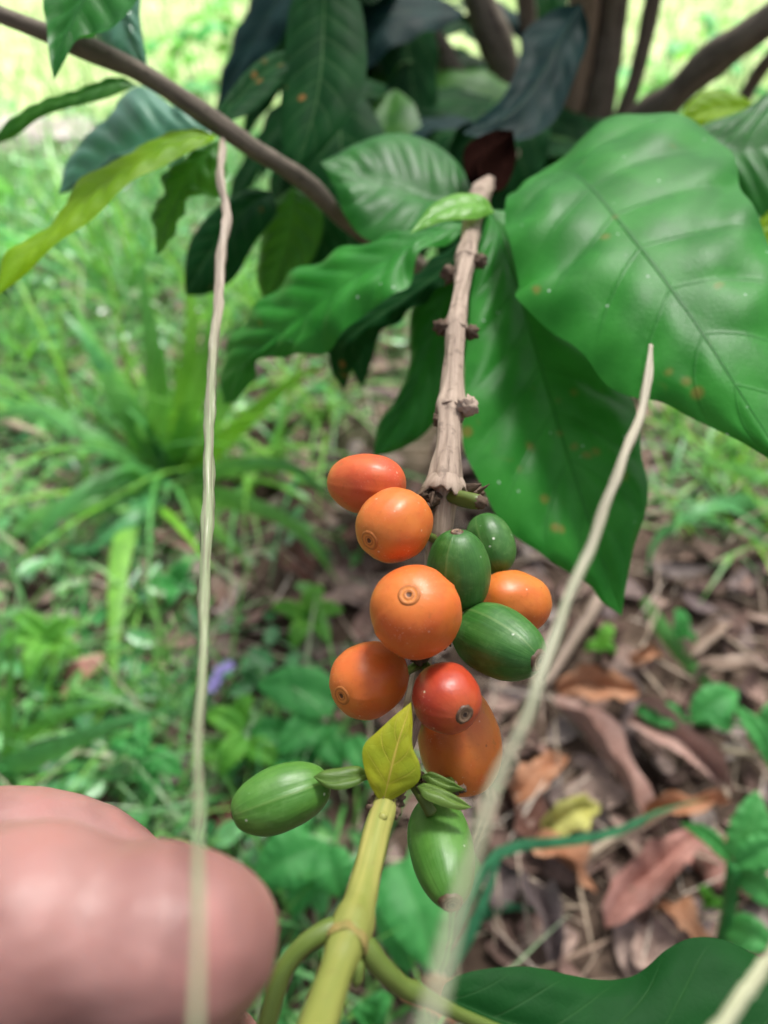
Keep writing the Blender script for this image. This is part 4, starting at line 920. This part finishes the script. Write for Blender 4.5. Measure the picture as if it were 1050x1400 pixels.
weed('tiny seedling beside the slanting straw at mid height', (820, 890), [(820, 885, .015, 835, 855, .02, 26), (818, 888, .015, 800, 890, .02, 22), (822, 888, .015, 840, 895, .02, 20)], 'weed_lime')
weed('single leaf seedling above the thin grass blade', (930, 870), [(930, 872, .02, 925, 832, .03, 28), (930, 872, .02, 950, 880, .02, 16)])
weed('tiny curled seedling on the reddish leaf', (965, 1240), [(965, 1235, .02, 955, 1215, .025, 20), (967, 1237, .02, 980, 1240, .02, 18)], 'weed_lime')
weed('round leaved seedling at the bottom right of the shoot', (510, 1400), [(505, 1390, .02, 535, 1360, .03, 46), (505, 1395, .02, 480, 1380, .03, 36)])
weed('leafy weed in the grass at the left edge', (60, 880), [(60, 870, .03, 20, 840, .04, 36), (65, 875, .03, 110, 850, .04, 36), (60, 880, .03, 40, 930, .03, 40), (70, 880, .03, 110, 900, .03, 36), (55, 870, .03, -10, 890, .03, 34)], 'weed_lime')
weed('leafy weed between the fingers and the straight stalk', (200, 1040), [(200, 1030, .04, 150, 1010, .04, 36), (205, 1035, .04, 250, 1060, .04, 40), (200, 1035, .03, 210, 1090, .03, 40), (195, 1030, .04, 200, 980, .04, 30)])
# --- lilac flower
fb = gp(310, 970); fb.z = gz(fb.x, fb.y)
fl = thing('wild_flower', fb, 'small lilac flower standing beside the straight pale stalk', 'flower')
t = NT('lilac petals'); t.base((.42, .36, .72), .6, .3); t.transl((.5, .45, .85), .3); M['lilac'] = t.m
pts = spline([fb, gp(306, 945, .03), gp(300, 922, .05)], 12); V, Fc, U = tube_data(pts, [.0008]*12, 8); mesh_obj('stalk', V, Fc, M['weed'], fl, U)
for k, (u, v, h) in enumerate(((296, 930, .05), (312, 912, .055), (290, 940, .048), (302, 918, .052))):
    c = gp(u, v, h); V, Fc = [], []
    for j in range(6):
        a = j*math.pi/3+k; dv = Vector((math.cos(a), math.sin(a), .25)).normalized(); oval(V, Fc, c+dv*.0028, dv, Vector((0, 0, 1)), .0055, .0016)
    mesh_obj('blossom', V, Fc, M['lilac'], fl)
# --- bright leafy weeds further off, under the shrub's rim and on the lawn
r4 = random.Random(21)
far = [(235, 60, 'bright leafy weed beyond the brown branch, right of the drooping leaf'), (330, 40, 'pale leafy weed in the gap between branch and dark leaves'), (290, 110, 'low bright weed just above the brown branch'), (590, 150, 'bright weed glimpsed between the thin stems'),
       (930, 60, 'bright leafy weed seen through the fork of stems at upper right'), (1010, 110, 'pale weed beyond the thick leaning stem'), (870, 130, 'low bright weed beside the thin upright stem'), (20, 320, 'leafy weed at the left edge below the stone')]
for n_, (u, v, lab) in enumerate(far):
    b = gp(u, v+60); b.z = gz(b.x, b.y); w_ = thing('weed_plant', b, lab, 'weed', 'weeds on the ground')
    for k in range(9):
        a = r4.uniform(0, 6.28); q = b+Vector((r4.uniform(-.05, .05), r4.uniform(-.04, .04), r4.uniform(.03, .14))); dv = Vector((math.cos(a), math.sin(a), r4.uniform(-.3, .5))).normalized()
        Ln = r4.uniform(.05, .10)
        leaf3('leaf', [q, q+dv*Ln*.5+Vector((0, 0, .008)), q+dv*Ln-Vector((0, 0, .01))], .018, .018, dv.cross(Vector((0, -.4, 1))).normalized(), M['weed_lime' if k % 3 else 'weed'], w_, NU=16, NV=8, seed=k)
        pts = spline([b, b.lerp(q, .6), q], 8); V, Fc, U = tube_data(pts, [.0015]*8, 6); mesh_obj('stalk', V, Fc, M['weed'], w_, U)
# --- stone at the lawn's edge
def rock(u, v, sx, sy, sz, label, seed):
    c = gp(u, v); bm = bmesh.new(); bmesh.ops.create_icosphere(bm, subdivisions=4, radius=1)
    for q in bm.verts:
        f = 1+.28*noise.noise(q.co*1.4+Vector((seed, 0, 0)))+.10*noise.noise(q.co*4+Vector((seed, 2, 0)))
        q.co = Vector((q.co.x*sx*f, q.co.y*sy*f, q.co.z*sz*f+sz*.35))+Vector((c.x, c.y, 0))
    m = bpy.data.meshes.new('rock'); bm.to_mesh(m); bm.free(); m.materials.append(M['rock']); m.polygons.foreach_set('use_smooth', [True]*len(m.polygons))
    o = bpy.data.objects.new('rock', m); col.objects.link(o); tag(o, label, 'rock', 'stones at the edge of the lawn')
t = NT('pinkish grey stone'); n = t.noise(t.coord('Object'), 30, 6); t.base(t.mix(t.map(n, .35, .65), (.24, .20, .19), (.46, .40, .39)), .85, .2); t.bump(n, .6, .006); M['rock'] = t.m
rock(20, 205, .16, .07, .035, 'long pinkish grey stone at the left edge of the lawn', 1)
rock(110, 190, .06, .045, .025, 'small grey stone next to the long one', 4)

# ---------------------------------------------------------------- unseen tree, added only to keep sun off the near ground
tr = thing('added_shade_tree', (2.4, 1.9, 0), 'unseen leafy tree added to shade the coffee shrub and near ground', 'tree')
CC = Vector((.05, .25, .2))+sdir*2.8
pts = spline([Vector((2.4, 1.9, -.05)), Vector((2.35, 1.9, 1.2)), Vector((1.9, 1.8, 2.2)), CC+Vector((.3, .05, -.1)), CC-Vector((.7, .1, .05))], 60)
V, Fc, U = tube_data(pts, [.09*(1-.8*i/59)+.012 for i in range(60)], 14, .1, .1, 2); mesh_obj('trunk', V, Fc, M['bark_trunk'], tr, U)
V, Fc = [], []; r5 = random.Random(5)
for _ in range(500):
    while True:
        q = Vector((r5.uniform(-1, 1), r5.uniform(-1, 1), r5.uniform(-1, 1)))
        if q.length < 1 and noise.noise(q*3.1) > -.12: break
    a = r5.uniform(0, 6.283); dv = Vector((math.cos(a), math.sin(a), r5.uniform(-.5, .2))).normalized()
    oval(V, Fc, CC+Vector((q.x*1.15, q.y*.85, q.z*.45)), dv, Vector((r5.uniform(-.5, .5), r5.uniform(-.5, .5), 1)), r5.uniform(.07, .12), r5.uniform(.018, .028), .2)
mesh_obj('crown', V, Fc, M['cover'], tr)  # added leaf mass that breaks up the sunlight
